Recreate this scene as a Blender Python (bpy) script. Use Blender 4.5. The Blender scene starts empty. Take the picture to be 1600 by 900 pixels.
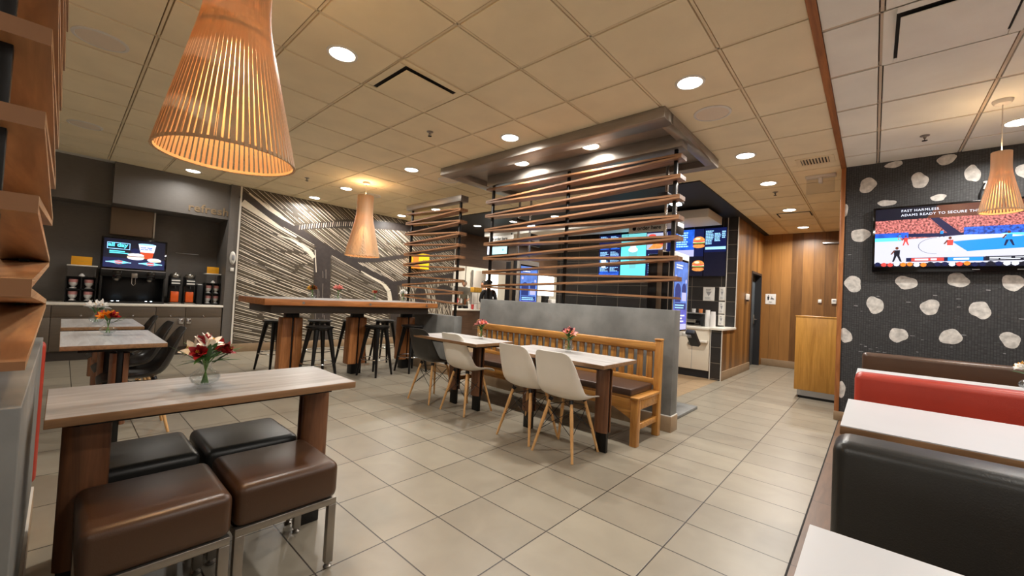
import bpy, bmesh, math, random
from mathutils import Vector, Matrix
random.seed(7)
PI = math.pi
scn = bpy.context.scene
COL = scn.collection
CZ = 2.895          # ceiling height
CAMZ = 1.19

# ------------------------------------------------------------------ helpers
def lin(c):
    out = []
    for v in c[:3]:
        v /= 255.0
        out.append(v / 12.92 if v <= .04045 else ((v + .055) / 1.055) ** 2.4)
    return (out[0], out[1], out[2], 1.0)

def new_mat(name):
    m = bpy.data.materials.new(name); m.use_nodes = True
    nt = m.node_tree
    return m, nt, nt.nodes['Principled BSDF'], nt.nodes, nt.links

def coords(N, L, scale=(1, 1, 1)):
    tc = N.new('ShaderNodeTexCoord'); mp = N.new('ShaderNodeMapping')
    mp.inputs['Scale'].default_value = scale
    L.new(tc.outputs['Object'], mp.inputs['Vector'])
    return mp.outputs['Vector']

def pmat(name, col, rough=.5, metal=0., var=.06, vs=6., bump=0., bs=120., stretch=(1, 1, 1), spec=.5, coat=0., detail=4., rvar=0.):
    m, nt, b, N, L = new_mat(name)
    c = lin(col)
    v = coords(N, L, stretch)
    nz = N.new('ShaderNodeTexNoise'); nz.inputs['Scale'].default_value = vs; nz.inputs['Detail'].default_value = detail
    L.new(v, nz.inputs['Vector'])
    rp = N.new('ShaderNodeValToRGB')
    rp.color_ramp.elements[0].position = .3; rp.color_ramp.elements[1].position = .7
    rp.color_ramp.elements[0].color = tuple(max(0, x * (1 - var)) for x in c[:3]) + (1,)
    rp.color_ramp.elements[1].color = tuple(min(1, x * (1 + var)) for x in c[:3]) + (1,)
    L.new(nz.outputs['Fac'], rp.inputs['Fac']); L.new(rp.outputs['Color'], b.inputs['Base Color'])
    b.inputs['Roughness'].default_value = rough; b.inputs['Metallic'].default_value = metal
    b.inputs['Specular IOR Level'].default_value = spec; b.inputs['Coat Weight'].default_value = coat
    if rvar:
        mr = N.new('ShaderNodeMapRange'); mr.inputs['To Min'].default_value = rough - rvar; mr.inputs['To Max'].default_value = rough + rvar
        L.new(nz.outputs['Fac'], mr.inputs['Value']); L.new(mr.outputs['Result'], b.inputs['Roughness'])
    if bump:
        n2 = N.new('ShaderNodeTexNoise'); n2.inputs['Scale'].default_value = bs; n2.inputs['Detail'].default_value = 3
        L.new(v, n2.inputs['Vector'])
        bp = N.new('ShaderNodeBump'); bp.inputs['Strength'].default_value = bump; bp.inputs['Distance'].default_value = .004
        L.new(n2.outputs['Fac'], bp.inputs['Height']); L.new(bp.outputs['Normal'], b.inputs['Normal'])
    return m

def wood(name, ca, cb, axis='x', rough=.42, s=1., fine=1., coat=0.):
    m, nt, b, N, L = new_mat(name)
    sc = {'x': (1.2, 14, 14), 'y': (14, 1.2, 14), 'z': (14, 14, 1.2)}[axis]
    v = coords(N, L, tuple(k * s for k in sc))
    nz = N.new('ShaderNodeTexNoise'); nz.inputs['Scale'].default_value = 1.6; nz.inputs['Detail'].default_value = 6; nz.inputs['Distortion'].default_value = 1.2
    L.new(v, nz.inputs['Vector'])
    rp = N.new('ShaderNodeValToRGB')
    e = rp.color_ramp.elements
    e[0].position = .32; e[1].position = .68; e[0].color = lin(ca); e[1].color = lin(cb)
    L.new(nz.outputs['Fac'], rp.inputs['Fac'])
    v2 = coords(N, L, tuple(k * s * 5 * fine for k in sc))
    n2 = N.new('ShaderNodeTexNoise'); n2.inputs['Scale'].default_value = 2.; n2.inputs['Detail'].default_value = 3
    L.new(v2, n2.inputs['Vector'])
    mx = N.new('ShaderNodeMix'); mx.data_type = 'RGBA'; mx.blend_type = 'MULTIPLY'; mx.inputs['Factor'].default_value = .35
    L.new(rp.outputs['Color'], mx.inputs[6]); L.new(n2.outputs['Color'], mx.inputs[7])
    hs = N.new('ShaderNodeHueSaturation'); hs.inputs['Saturation'].default_value = 1.0; hs.inputs['Value'].default_value = 1.2
    n3 = N.new('ShaderNodeMapRange'); n3.inputs['From Min'].default_value = .3; n3.inputs['From Max'].default_value = .7; n3.inputs['To Min'].default_value = .6; n3.inputs['To Max'].default_value = 1.
    L.new(n2.outputs['Fac'], n3.inputs['Value']); L.new(n3.outputs['Result'], mx.inputs[7])
    L.new(mx.outputs[2], hs.inputs['Color']); L.new(hs.outputs['Color'], b.inputs['Base Color'])
    b.inputs['Roughness'].default_value = rough; b.inputs['Coat Weight'].default_value = coat
    return m

def emat(name, col, strength, var=0., vs=6.):
    m, nt, b, N, L = new_mat(name)
    b.inputs['Base Color'].default_value = (.01, .01, .012, 1); b.inputs['Roughness'].default_value = .25
    c = lin(col)
    if var:
        v = coords(N, L)
        nz = N.new('ShaderNodeTexNoise'); nz.inputs['Scale'].default_value = vs; L.new(v, nz.inputs['Vector'])
        rp = N.new('ShaderNodeValToRGB')
        rp.color_ramp.elements[0].position = .35; rp.color_ramp.elements[1].position = .65
        rp.color_ramp.elements[0].color = tuple(x * (1 - var) for x in c[:3]) + (1,)
        rp.color_ramp.elements[1].color = tuple(min(1, x * (1 + var)) for x in c[:3]) + (1,)
        L.new(nz.outputs['Fac'], rp.inputs['Fac']); L.new(rp.outputs['Color'], b.inputs['Emission Color'])
    else:
        b.inputs['Emission Color'].default_value = c
    b.inputs['Emission Strength'].default_value = strength
    return m

def mth(N, L, op, a, b_=None):
    n = N.new('ShaderNodeMath'); n.operation = op
    for i, q in enumerate((a, b_)):
        if q is None: continue
        if isinstance(q, (int, float)): n.inputs[i].default_value = q
        else: L.new(q, n.inputs[i])
    return n.outputs[0]

def grid_mat(name, ca, cb, grout, axes, size, off, gw, rough=.4, stagger=0., bump=.25, nstretch=(1, 1, 1), nscale=3., namt=.5, spec=.5, shared=None):
    """tiles or planks: axes like 'xy'; colour varies tile by tile between ca and cb"""
    m, nt, b, N, L = new_mat(name)
    tc = N.new('ShaderNodeTexCoord'); sp = N.new('ShaderNodeSeparateXYZ'); L.new(tc.outputs['Object'], sp.inputs[0])
    g = {'x': sp.outputs[0], 'y': sp.outputs[1], 'z': sp.outputs[2]}
    if shared: g['s'] = mth(N, L, 'ADD', g['x'], g['y'])
    U = mth(N, L, 'DIVIDE', mth(N, L, 'SUBTRACT', g[axes[0]], off[0]), size[0])
    iu = mth(N, L, 'FLOOR', U)
    Vv = mth(N, L, 'DIVIDE', mth(N, L, 'SUBTRACT', g[axes[1]], off[1]), size[1])
    if stagger: Vv = mth(N, L, 'ADD', Vv, mth(N, L, 'MULTIPLY', iu, stagger))
    iv = mth(N, L, 'FLOOR', Vv)
    fu = mth(N, L, 'SUBTRACT', U, iu); fv = mth(N, L, 'SUBTRACT', Vv, iv)
    eu = mth(N, L, 'MULTIPLY', mth(N, L, 'MINIMUM', fu, mth(N, L, 'SUBTRACT', 1., fu)), size[0])
    ev = mth(N, L, 'MULTIPLY', mth(N, L, 'MINIMUM', fv, mth(N, L, 'SUBTRACT', 1., fv)), size[1])
    d = mth(N, L, 'MINIMUM', eu, ev)
    isg = N.new('ShaderNodeMapRange'); isg.inputs['From Min'].default_value = gw * .5; isg.inputs['From Max'].default_value = gw * .5 + .0015
    L.new(d, isg.inputs['Value'])
    cx = N.new('ShaderNodeCombineXYZ'); L.new(iu, cx.inputs[0]); L.new(iv, cx.inputs[1])
    wn = N.new('ShaderNodeTexWhiteNoise'); wn.noise_dimensions = '3D'; L.new(cx.outputs[0], wn.inputs['Vector'])
    mp = N.new('ShaderNodeMapping'); mp.inputs['Scale'].default_value = nstretch; L.new(tc.outputs['Object'], mp.inputs['Vector'])
    ofs = N.new('ShaderNodeVectorMath'); ofs.operation = 'ADD'; L.new(mp.outputs[0], ofs.inputs[0])
    sc = N.new('ShaderNodeVectorMath'); sc.operation = 'SCALE'; L.new(wn.outputs['Color'], sc.inputs[0]); sc.inputs['Scale'].default_value = 7.
    L.new(sc.outputs[0], ofs.inputs[1])
    nz = N.new('ShaderNodeTexNoise'); nz.inputs['Scale'].default_value = nscale; nz.inputs['Detail'].default_value = 5; nz.inputs['Distortion'].default_value = .5
    L.new(ofs.outputs[0], nz.inputs['Vector'])
    t = mth(N, L, 'ADD', mth(N, L, 'MULTIPLY', wn.outputs['Value'], 1 - namt), mth(N, L, 'MULTIPLY', nz.outputs['Fac'], namt))
    rp = N.new('ShaderNodeValToRGB'); rp.color_ramp.elements[0].position = .2; rp.color_ramp.elements[1].position = .8
    rp.color_ramp.elements[0].color = lin(ca); rp.color_ramp.elements[1].color = lin(cb); L.new(t, rp.inputs['Fac'])
    mx = N.new('ShaderNodeMix'); mx.data_type = 'RGBA'; L.new(isg.outputs['Result'], mx.inputs['Factor'])
    mx.inputs[6].default_value = lin(grout); L.new(rp.outputs['Color'], mx.inputs[7])
    L.new(mx.outputs[2], b.inputs['Base Color'])
    b.inputs['Roughness'].default_value = rough; b.inputs['Specular IOR Level'].default_value = spec
    bp = N.new('ShaderNodeBump'); bp.inputs['Strength'].default_value = bump; bp.inputs['Distance'].default_value = .003
    L.new(isg.outputs['Result'], bp.inputs['Height']); L.new(bp.outputs['Normal'], b.inputs['Normal'])
    return m

def glass(name, col=(255, 255, 255), rough=.02, ior=1.45, tint=.96):
    """thin clear glass: see-through with mirror-like edges"""
    m, nt, b, N, L = new_mat(name)
    N.remove(b); out = [n for n in N if n.type == 'OUTPUT_MATERIAL'][0]
    tr = N.new('ShaderNodeBsdfTransparent'); c = lin(col); tr.inputs['Color'].default_value = tuple(x * tint for x in c[:3]) + (1,)
    gl = N.new('ShaderNodeBsdfGlossy'); gl.inputs['Roughness'].default_value = rough
    lw = N.new('ShaderNodeMapRange'); lf = N.new('ShaderNodeLayerWeight'); lf.inputs['Blend'].default_value = .25; L.new(lf.outputs['Facing'], lw.inputs['Value']); lw.inputs['To Min'].default_value = .03; lw.inputs['To Max'].default_value = .28
    ms = N.new('ShaderNodeMixShader'); L.new(lw.outputs[0], ms.inputs[0]); L.new(tr.outputs[0], ms.inputs[1]); L.new(gl.outputs[0], ms.inputs[2]); L.new(ms.outputs[0], out.inputs['Surface'])
    return m

class MB:
    def __init__(s): s.v = []; s.f = []; s.m = []
    def add(s, vs, fs, m=0):
        o = len(s.v); s.v += [tuple(p) for p in vs]
        for f in fs: s.f.append([o + i for i in f]); s.m.append(m)
        return s
    def box(s, x0, x1, y0, y1, z0, z1, m=0):
        return s.hexa([(x0, y0, z0), (x1, y0, z0), (x1, y1, z0), (x0, y1, z0), (x0, y0, z1), (x1, y0, z1), (x1, y1, z1), (x0, y1, z1)], m)
    def hexa(s, p, m=0):
        return s.add(p, [(3, 2, 1, 0), (4, 5, 6, 7), (0, 1, 5, 4), (1, 2, 6, 5), (2, 3, 7, 6), (3, 0, 4, 7)], m)
    def poly(s, pts, m=0): return s.add(pts, [list(range(len(pts)))], m)
    def tube(s, p0, p1, r0, r1=None, n=10, m=0):
        return s.path([p0, p1], [r0, r0 if r1 is None else r1], n, m)
    def path(s, pts, r, n=8, m=0, closed=False):
        pts = [Vector(p) for p in pts]; k = len(pts)
        rs = r if isinstance(r, (list, tuple)) else [r] * k
        o = len(s.v); prev = None
        for i, p in enumerate(pts):
            a = pts[(i - 1) % k] if (closed or i > 0) else p; c = pts[(i + 1) % k] if (closed or i < k - 1) else p
            t = (c - a).normalized()
            if prev is None:
                ref = Vector((0, 0, 1)) if abs(t.z) < .9 else Vector((1, 0, 0)); u = t.cross(ref).normalized()
            else:
                u = (prev - t * prev.dot(t)).normalized()
            prev = u; w = t.cross(u)
            for j in range(n):
                an = 2 * PI * j / n
                s.v.append(tuple(p + (u * math.cos(an) + w * math.sin(an)) * rs[i]))
        for i in range(k if closed else k - 1):
            i2 = (i + 1) % k
            for j in range(n):
                j2 = (j + 1) % n
                s.f.append([o + i * n + j, o + i * n + j2, o + i2 * n + j2, o + i2 * n + j]); s.m.append(m)
        if not closed:
            s.f.append([o + j for j in range(n)][::-1]); s.m.append(m)
            s.f.append([o + (k - 1) * n + j for j in range(n)]); s.m.append(m)
        return s
    def lathe(s, prof, n=24, c=(0, 0, 0), m=0, axis='z', caps=True):
        o = len(s.v)
        for r, z in prof:
            for j in range(n):
                a = 2 * PI * j / n; x, y = r * math.cos(a), r * math.sin(a)
                s.v.append((c[0] + x, c[1] + y, c[2] + z) if axis == 'z' else (c[0] + x, c[1] + z, c[2] + y) if axis == 'y' else (c[0] + z, c[1] + x, c[2] + y))
        for i in range(len(prof) - 1):
            for j in range(n):
                j2 = (j + 1) % n
                q = [o + i * n + j, o + i * n + j2, o + (i + 1) * n + j2, o + (i + 1) * n + j]
                s.f.append(q if axis == 'z' else q[::-1]); s.m.append(m)
        if caps and prof[0][0] > 1e-6: s.f.append([o + j for j in range(n)][::-1]); s.m.append(m)
        if caps and prof[-1][0] > 1e-6: s.f.append([o + (len(prof) - 1) * n + j for j in range(n)]); s.m.append(m)
        return s
    def prism(s, pts, d0, d1, axis='y', m=0):
        n = len(pts)
        def P(a, b, d): return (a, d, b) if axis == 'y' else (d, a, b) if axis == 'x' else (a, b, d)
        o = [P(a, b, d0) for a, b in pts] + [P(a, b, d1) for a, b in pts]
        return s.add(o, [list(range(n))[::-1], list(range(n, 2 * n))] + [(i, (i + 1) % n, n + (i + 1) % n, n + i) for i in range(n)], m)
    def build(s, name, mats, parent=None, loc=(0, 0, 0), rz=0., bevel=0., seg=2, smooth=False, sub=0, solid=0., fix=True):
        me = bpy.data.meshes.new(name)
        bm = bmesh.new()
        vs = [bm.verts.new(p) for p in s.v]
        for f, mi in zip(s.f, s.m):
            try:
                q = bm.faces.new([vs[i] for i in f]); q.material_index = mi
            except ValueError: pass
        if fix: 
            bmesh.ops.remove_doubles(bm, verts=bm.verts, dist=1e-6)
            bmesh.ops.recalc_face_normals(bm, faces=bm.faces)
        if bevel > 0:
            es = [e for e in bm.edges if len(e.link_faces) == 2 and e.calc_face_angle(0) > .6]
            bmesh.ops.bevel(bm, geom=es, offset=bevel, segments=seg, profile=.5, affect='EDGES', clamp_overlap=True)
        bm.to_mesh(me); bm.free()
        for mm in (mats if isinstance(mats, (list, tuple)) else [mats]): me.materials.append(mm)
        if smooth or bevel > 0:
            me.polygons.foreach_set('use_smooth', [True] * len(me.polygons))
            me.set_sharp_from_angle(angle=math.radians(40 if bevel == 0 else 50))
        o = bpy.data.objects.new(name, me); COL.objects.link(o)
        o.location = loc; o.rotation_euler = (0, 0, rz)
        if parent is not None: o.parent = parent
        if solid:
            md = o.modifiers.new('thickness', 'SOLIDIFY'); md.thickness = solid; md.offset = 0
        if sub:
            md = o.modifiers.new('smooth', 'SUBSURF'); md.levels = sub; md.render_levels = sub
        return o

def thing(name, label, cat, loc=(0, 0, 0), rz=0., group=None):
    o = bpy.data.objects.new(name, None); COL.objects.link(o)
    o.empty_display_size = .1
    o.location = loc; o.rotation_euler = (0, 0, rz); o['label'] = label; o['category'] = cat
    if group: o['group'] = group
    return o
def tag(o, label, cat, group=None):
    o['label'] = label; o['category'] = cat
    if group: o['group'] = group
    return o
def struct(o): o['kind'] = 'structure'; return o
def dup(root, loc, label, rz=None, group=None):
    r = root.copy(); COL.objects.link(r); r.location = loc
    if rz is not None: r.rotation_euler = (0, 0, rz)
    r['label'] = label
    if group: r['group'] = group
    for ch in list(root.children):
        if ch.type == 'LIGHT': 
            c = ch.copy(); COL.objects.link(c); c.parent = r; continue
        c = ch.copy(); COL.objects.link(c); c.parent = r
        for g in list(ch.children):
            d = g.copy(); COL.objects.link(d); d.parent = c
    return r
def text(name, body, size, mat, parent, loc, extrude=.001, align='LEFT', bold=0., shear=0., spacing=1.):
    cu = bpy.data.curves.new(name, 'FONT'); cu.body = body; cu.size = size; cu.extrude = extrude; cu.align_x = align; cu.offset = bold; cu.shear = shear
    cu.space_character = spacing; cu.resolution_u = 3
    tmp = bpy.data.objects.new('tmp', cu); COL.objects.link(tmp)
    dg = bpy.context.evaluated_depsgraph_get()
    me = bpy.data.meshes.new_from_object(tmp.evaluated_get(dg))
    bpy.data.objects.remove(tmp); bpy.data.curves.remove(cu)
    me.materials.clear(); me.materials.append(mat)
    o = bpy.data.objects.new(name, me); COL.objects.link(o)
    o.rotation_euler = (PI / 2, 0, 0); o.location = loc; o.parent = parent
    return o
def lamp(name, kind, loc, power, col, parent=None, size=.1, spread=None, rot=(0, 0, 0), sy=None):
    l = bpy.data.lights.new(name, kind); l.energy = power; l.color = lin(col)[:3]
    if kind == 'AREA':
        l.shape = 'DISK' if sy is None else 'RECTANGLE'; l.size = size
        if sy: l.size_y = sy
        if spread: l.spread = spread
    else: l.shadow_soft_size = size
    o = bpy.data.objects.new(name, l); COL.objects.link(o); o.location = loc; o.rotation_euler = rot
    if parent is not None: o.parent = parent
    return o

# ------------------------------------------------------------------ materials
M = {}
M['floor'] = grid_mat('floor_tile', (131, 122, 107), (152, 143, 126), (48, 40, 33), 'xy', (.32076, .48), (1.08694, 1.7091), .005, rough=.34, nscale=5., namt=.65, spec=.45)
M['floorwood'] = grid_mat('floor_plank', (88, 62, 44), (128, 96, 70), (45, 33, 25), 'yx', (.15, .9), (0, 0), .003, rough=.4, stagger=.37, nstretch=(2, 14, 1), nscale=2.5, namt=.7)
M['ceil'] = pmat('ceiling_tile_tan', (240, 226, 194), .9, var=.05, vs=3, bump=.35, bs=260, spec=.2)
M['ceilr'] = pmat('ceiling_tile_cream', (240, 240, 232), .9, var=.05, vs=3, bump=.35, bs=260, spec=.2)
M['tbar'] = pmat('ceiling_grid_tan', (230, 214, 182), .7, var=.03, spec=.3)
M['tbarr'] = pmat('ceiling_grid_cream', (206, 192, 172), .7, var=.03, spec=.3)
M['black'] = pmat('matte_black', (20, 20, 23), .55, var=.1)
M['blackceil'] = pmat('black_ceiling_paint', (26, 26, 31), .6, var=.12, vs=2)
M['steelblack'] = pmat('black_powder_coated_steel', (17, 16, 16), .38, metal=.3, var=.1)
M['greywall'] = pmat('warm_grey_laminate', (100, 95, 90), .5, var=.06, vs=14, stretch=(1, 1, 6))
M['greycab'] = pmat('grey_brown_cabinet_laminate', (96, 84, 71), .42, var=.08, vs=10, stretch=(.6, 1, 8))
M['concrete'] = pmat('concrete_panel', (113, 113, 110), .5, var=.26, vs=4.5, bump=.08, bs=60, detail=6, rvar=.08)
M['metalgrey'] = pmat('brushed_dark_metal_laminate', (150, 142, 134), .36, metal=.45, var=.14, vs=3, stretch=(2, 1, 8))
M['basetile'] = pmat('beige_base_tile', (150, 126, 98), .45, var=.08, vs=9)
M['whitetrim'] = pmat('white_metal_edge', (222, 216, 206), .4, var=.02)
M['slat'] = wood('walnut_slat', (106, 72, 46), (152, 108, 72), 'y', .45)
M['ply'] = wood('plywood_slat', (132, 94, 64), (170, 128, 88), 'y', .4, s=.6)
M['plyedge'] = grid_mat('plywood_layer_edge', (236, 202, 158), (202, 158, 112), (140, 98, 64), 'yz', (5., .0036), (0, 0), .0006, rough=.5, nscale=30, namt=.2)
M['oakbench'] = wood('golden_oak', (148, 98, 42), (190, 136, 68), 'y', .38, coat=.15)
M['oakz'] = wood('golden_oak_upright', (148, 96, 42), (190, 138, 70), 'z', .38, coat=.15)
M['oakcab'] = wood('yellow_oak_veneer', (162, 112, 42), (190, 138, 62), 'z', .4, s=.7)
M['tabletop'] = wood('pale_grey_wood_laminate', (134, 132, 131), (166, 166, 167), 'x', .3, s=.8)
M['tabletopy'] = wood('pale_grey_wood_laminate_lengthwise', (160, 156, 154), (194, 192, 190), 'y', .3, s=.8)
M['tableedge'] = wood('brown_table_edge', (112, 82, 54), (148, 112, 78), 'x', .45)
M['tableedgey'] = wood('brown_table_edge_lengthwise', (112, 82, 54), (148, 112, 78), 'y', .45)
M['legwood'] = wood('reddish_walnut_leg', (84, 52, 32), (122, 80, 52), 'z', .4)
M['barwood'] = wood('bar_table_wood', (146, 90, 46), (186, 122, 70), 'x', .4)
M['barleg'] = wood('bar_table_leg_wood', (136, 84, 44), (184, 122, 72), 'z', .4)
M['tan'] = pmat('tan_post', (134, 118, 98), .45, var=.06)
M['duct'] = pmat('beige_brown_cover', (134, 114, 94), .45, var=.08, vs=3)
M['pinklabel'] = pmat('pink_label', (212, 150, 148), .5, var=.05)
M['bronze'] = pmat('bronze_letter', (128, 108, 82), .45, var=.05)
M['darkapron'] = pmat('dark_apron', (58, 50, 44), .4, var=.12)
M['beech'] = wood('beech_dowel', (188, 140, 86), (216, 172, 116), 'z', .4)
M['whiteshell'] = pmat('off_white_plastic', (238, 233, 224), .33, var=.02)
M['blackshell'] = pmat('black_plastic', (34, 31, 29), .3, var=.05)
M['wire'] = pmat('dark_steel_wire', (50, 50, 52), .35, metal=.8, var=.05)
M['brownleather'] = pmat('brown_leatherette', (74, 50, 33), .34, var=.1, vs=3, bump=.12, bs=300)
M['blackleather'] = pmat('black_leatherette', (42, 42, 40), .34, var=.1, vs=3, bump=.12, bs=300)
M['redleather'] = pmat('red_leatherette', (168, 52, 34), .42, var=.08, vs=3, bump=.1, bs=300)
M['chocleather'] = pmat('chocolate_leatherette', (74, 50, 32), .38, var=.1, vs=3, bump=.1, bs=300)
M['cushion'] = pmat('dark_brown_seat_pad', (70, 48, 36), .45, var=.12, vs=4)
M['nickel'] = pmat('satin_nickel', (150, 144, 136), .36, metal=.85, var=.05, vs=3)
M['chrome'] = pmat('chrome', (205, 205, 208), .14, metal=1., var=.02)
M['tabwhite'] = pmat('white_laminate', (206, 206, 208), .28, var=.015)
M['white'] = pmat('white_paint', (224, 220, 212), .5, var=.02)
M['whitesolid'] = pmat('white_solid_surface', (232, 226, 214), .3, var=.02)
M['counterwhite'] = pmat('ivory_counter_panel', (222, 212, 194), .38, var=.02)
M['tile'] = grid_mat('black_wall_tile', (40, 38, 38), (56, 53, 52), (120, 112, 100), 'yz', (.52, .262), (.03, .02), .006, rough=.22, nscale=3., namt=.6)
M['walltile'] = M['tile']
M['woodwall'] = grid_mat('cherry_plank_wall', (96, 62, 28), (160, 112, 58), (62, 40, 20), 'sz', (.19, 40.), (0, -3), .002, rough=.38, bump=.1, nstretch=(7, 7, .7), nscale=2.2, namt=.5, shared=True)
M['brownwall'] = grid_mat('brown_plank_wall', (84, 62, 46), (112, 84, 64), (58, 42, 32), 'zx', (.13, 1.1), (0, 0), .002, rough=.5, stagger=.4, nstretch=(1.2, 8, 8), nscale=2., namt=.6)
M['trimwood'] = wood('orange_wood_trim', (140, 84, 44), (176, 114, 66), 'z', .4)
M['trimwoodx'] = wood('orange_wood_header', (124, 72, 34), (158, 98, 50), 'x', .45)
M['mural_bg'] = pmat('mural_brown', (72, 62, 49), .5, var=.2, vs=5, stretch=(1, 1, 3))
M['mural_dark'] = pmat('mural_dark_vein', (58, 50, 47), .5, var=.18, vs=16)
M['mural_light'] = pmat('mural_cream_streak', (226, 216, 196), .5, var=.08, vs=14)
M['mural_mid'] = pmat('mural_olive_streak', (104, 92, 70), .5, var=.14, vs=14)
M['mural_grey'] = pmat('mural_grey_streak', (150, 140, 128), .5, var=.1, vs=14)
M['knit'] = grid_mat('dark_knit_wallpaper', (42, 42, 43), (80, 80, 81), (30, 30, 32), 'yz', (.02, .011), (0, 0), .002, rough=.6, bump=.15, nscale=6., namt=.75)
M['stone'] = pmat('wallpaper_white_stone', (206, 202, 196), .6, var=.28, vs=22, bump=.3, bs=60, detail=6)
M['alu'] = pmat('aluminium', (176, 176, 178), .3, metal=.9, var=.03)
M['stainless'] = pmat('stainless_steel', (150, 146, 138), .3, metal=.9, var=.08, vs=2, stretch=(1, 1, 10))
M['petal_w'] = pmat('white_petal', (250, 248, 244), .5, var=.03)
M['petal_r'] = pmat('crimson_petal', (156, 20, 30), .5, var=.2, vs=20)
M['petal_o'] = pmat('orange_petal', (240, 146, 30), .5, var=.15, vs=20)
M['petal_p'] = pmat('salmon_pink_petal', (234, 150, 142), .5, var=.12, vs=20)
M['petal_v'] = pmat('plum_purple_petal', (96, 40, 84), .5, var=.2, vs=20)
M['petal_y'] = pmat('yellow_petal', (226, 168, 50), .5, var=.15, vs=20)
M['petal_b'] = pmat('rust_brown_petal', (122, 66, 28), .5, var=.2, vs=20)
M['petal_peach'] = pmat('peach_petal', (240, 186, 140), .5, var=.12, vs=20)
M['leaf'] = pmat('green_leaf', (52, 96, 36), .45, var=.3, vs=18)
M['stem'] = pmat('green_stem', (84, 128, 52), .5, var=.15)
M['anther'] = pmat('yellow_stamen', (214, 170, 60), .6, var=.1)
M['glass'] = glass('clear_glass', (254, 255, 255), tint=.985)
M['water'] = glass('water', (250, 253, 253), .0, 1.33, tint=.98)
M['acrylic'] = glass('clear_acrylic', (250, 250, 250), .05, 1.1)
M['orangedrink'] = pmat('orange_drink', (226, 92, 22), .3, var=.15)
M['yellowsign'] = pmat('yellow_card', (240, 170, 24), .5, var=.04)
M['skin'] = pmat('skin', (196, 142, 112), .5, var=.05)
M['skin2'] = pmat('tan_skin', (150, 102, 76), .5, var=.05)
M['hair'] = pmat('dark_hair', (28, 22, 18), .5, var=.2)
M['shirtblack'] = pmat('black_cloth', (26, 26, 28), .8, var=.2)
M['shirtgrey'] = pmat('grey_cloth', (120, 116, 110), .8, var=.1)
M['shirtolive'] = pmat('olive_grey_cloth', (104, 98, 84), .8, var=.1)
M['jeans'] = pmat('navy_trousers', (32, 36, 48), .8, var=.2)
M['paper'] = pmat('white_paper', (232, 230, 226), .6, var=.03)
M['greyink'] = pmat('grey_print', (150, 150, 152), .6, var=.05)
M['ink'] = pmat('black_print', (22, 22, 22), .6, var=.05)
M['doorgrey'] = pmat('blue_grey_door', (96, 104, 110), .4, var=.04)
M['doorframe'] = pmat('dark_door_frame', (34, 34, 36), .45, var=.06)
M['redcup'] = pmat('red_label', (190, 60, 62), .5, var=.05)
M['cupwhite'] = pmat('white_cup', (226, 224, 222), .45, var=.02)
M['screenoff'] = pmat('glossy_black_glass', (8, 8, 10), .08, var=.02)
M['kitchen'] = pmat('kitchen_wall_panel', (222, 218, 208), .5, var=.04)
M['shadedark'] = pmat('dark_recess', (24, 20, 16), .8, var=.1)  # near black: recess shade put into colour, plus dark seam and fittings
M['speaker'] = pmat('speaker_grille', (228, 214, 194), .7, var=.04, vs=200)
# emitters
M['e_down'] = emat('downlight_lens', (255, 246, 232), 14.)
M['e_bulb'] = emat('warm_bulb', (255, 190, 110), 24.)
M['e_cool'] = emat('cool_lamp', (200, 232, 255), 14.)
M['e_panel'] = emat('kitchen_light_panel', (255, 248, 236), 3.2)
def E(name, col, st=1., var=0., vs=6.):
    k = 'e_' + name
    if k not in M: M[k] = emat('lit_' + name, col, st, var, vs)
    return M[k]
E('navy', (10, 22, 70), 1.); E('blue', (34, 96, 220), .95, .3, 9); E('cyan', (96, 226, 246), 1.25, .06, 3); E('paleblue', (150, 205, 255), 1.3)
E('white', (236, 240, 255), 1.25); E('deep', (6, 9, 30), 1.); E('red', (214, 70, 62), 1.1); E('bun', (226, 140, 70), 1.1, .2, 20); E('bread', (246, 220, 180), 1.15, .08, 20)
E('meat', (110, 50, 30), 1.); E('lettuce', (90, 150, 60), 1.); E('drink', (200, 70, 30), 1.1); E('court', (206, 206, 222), 1.1); E('courtblue', (26, 142, 232), 1.1)
E('crowd', (206, 110, 104), .95, .85, 60); E('crowdblue', (40, 90, 210), 1., .7, 40); E('brownwall', (96, 44, 22), 1.); E('orange', (244, 130, 40), 1.1); E('yellow', (252, 206, 20), 1.05); E('lilac', (176, 176, 220), 1.1); E('purple', (96, 104, 206), .85, .25, 8); E('ltgrey', (178, 182, 204), 1.)
E('teal', (110, 196, 200), 1.05); E('kiosk', (92, 128, 206), .95, .2, 9); E('kioskdk', (40, 58, 120), .9); E('icy', (186, 246, 248), 1.2)
M['mat_cardoff'] = M['screenoff']

# ================================================================== SETTING
struct(MB().box(-3.2, 13.2, .27, 11.2, -.1, 0).build('floor', M['floor']))
struct(MB().box(-3.2, 13.2, -4.2, .27, -.1, 0).build('floor_booths', M['floorwood']))
struct(MB().box(-3.2, 5.95, .266, .274, -.001, .002).build('trim_3', M['shadedark']))

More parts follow.
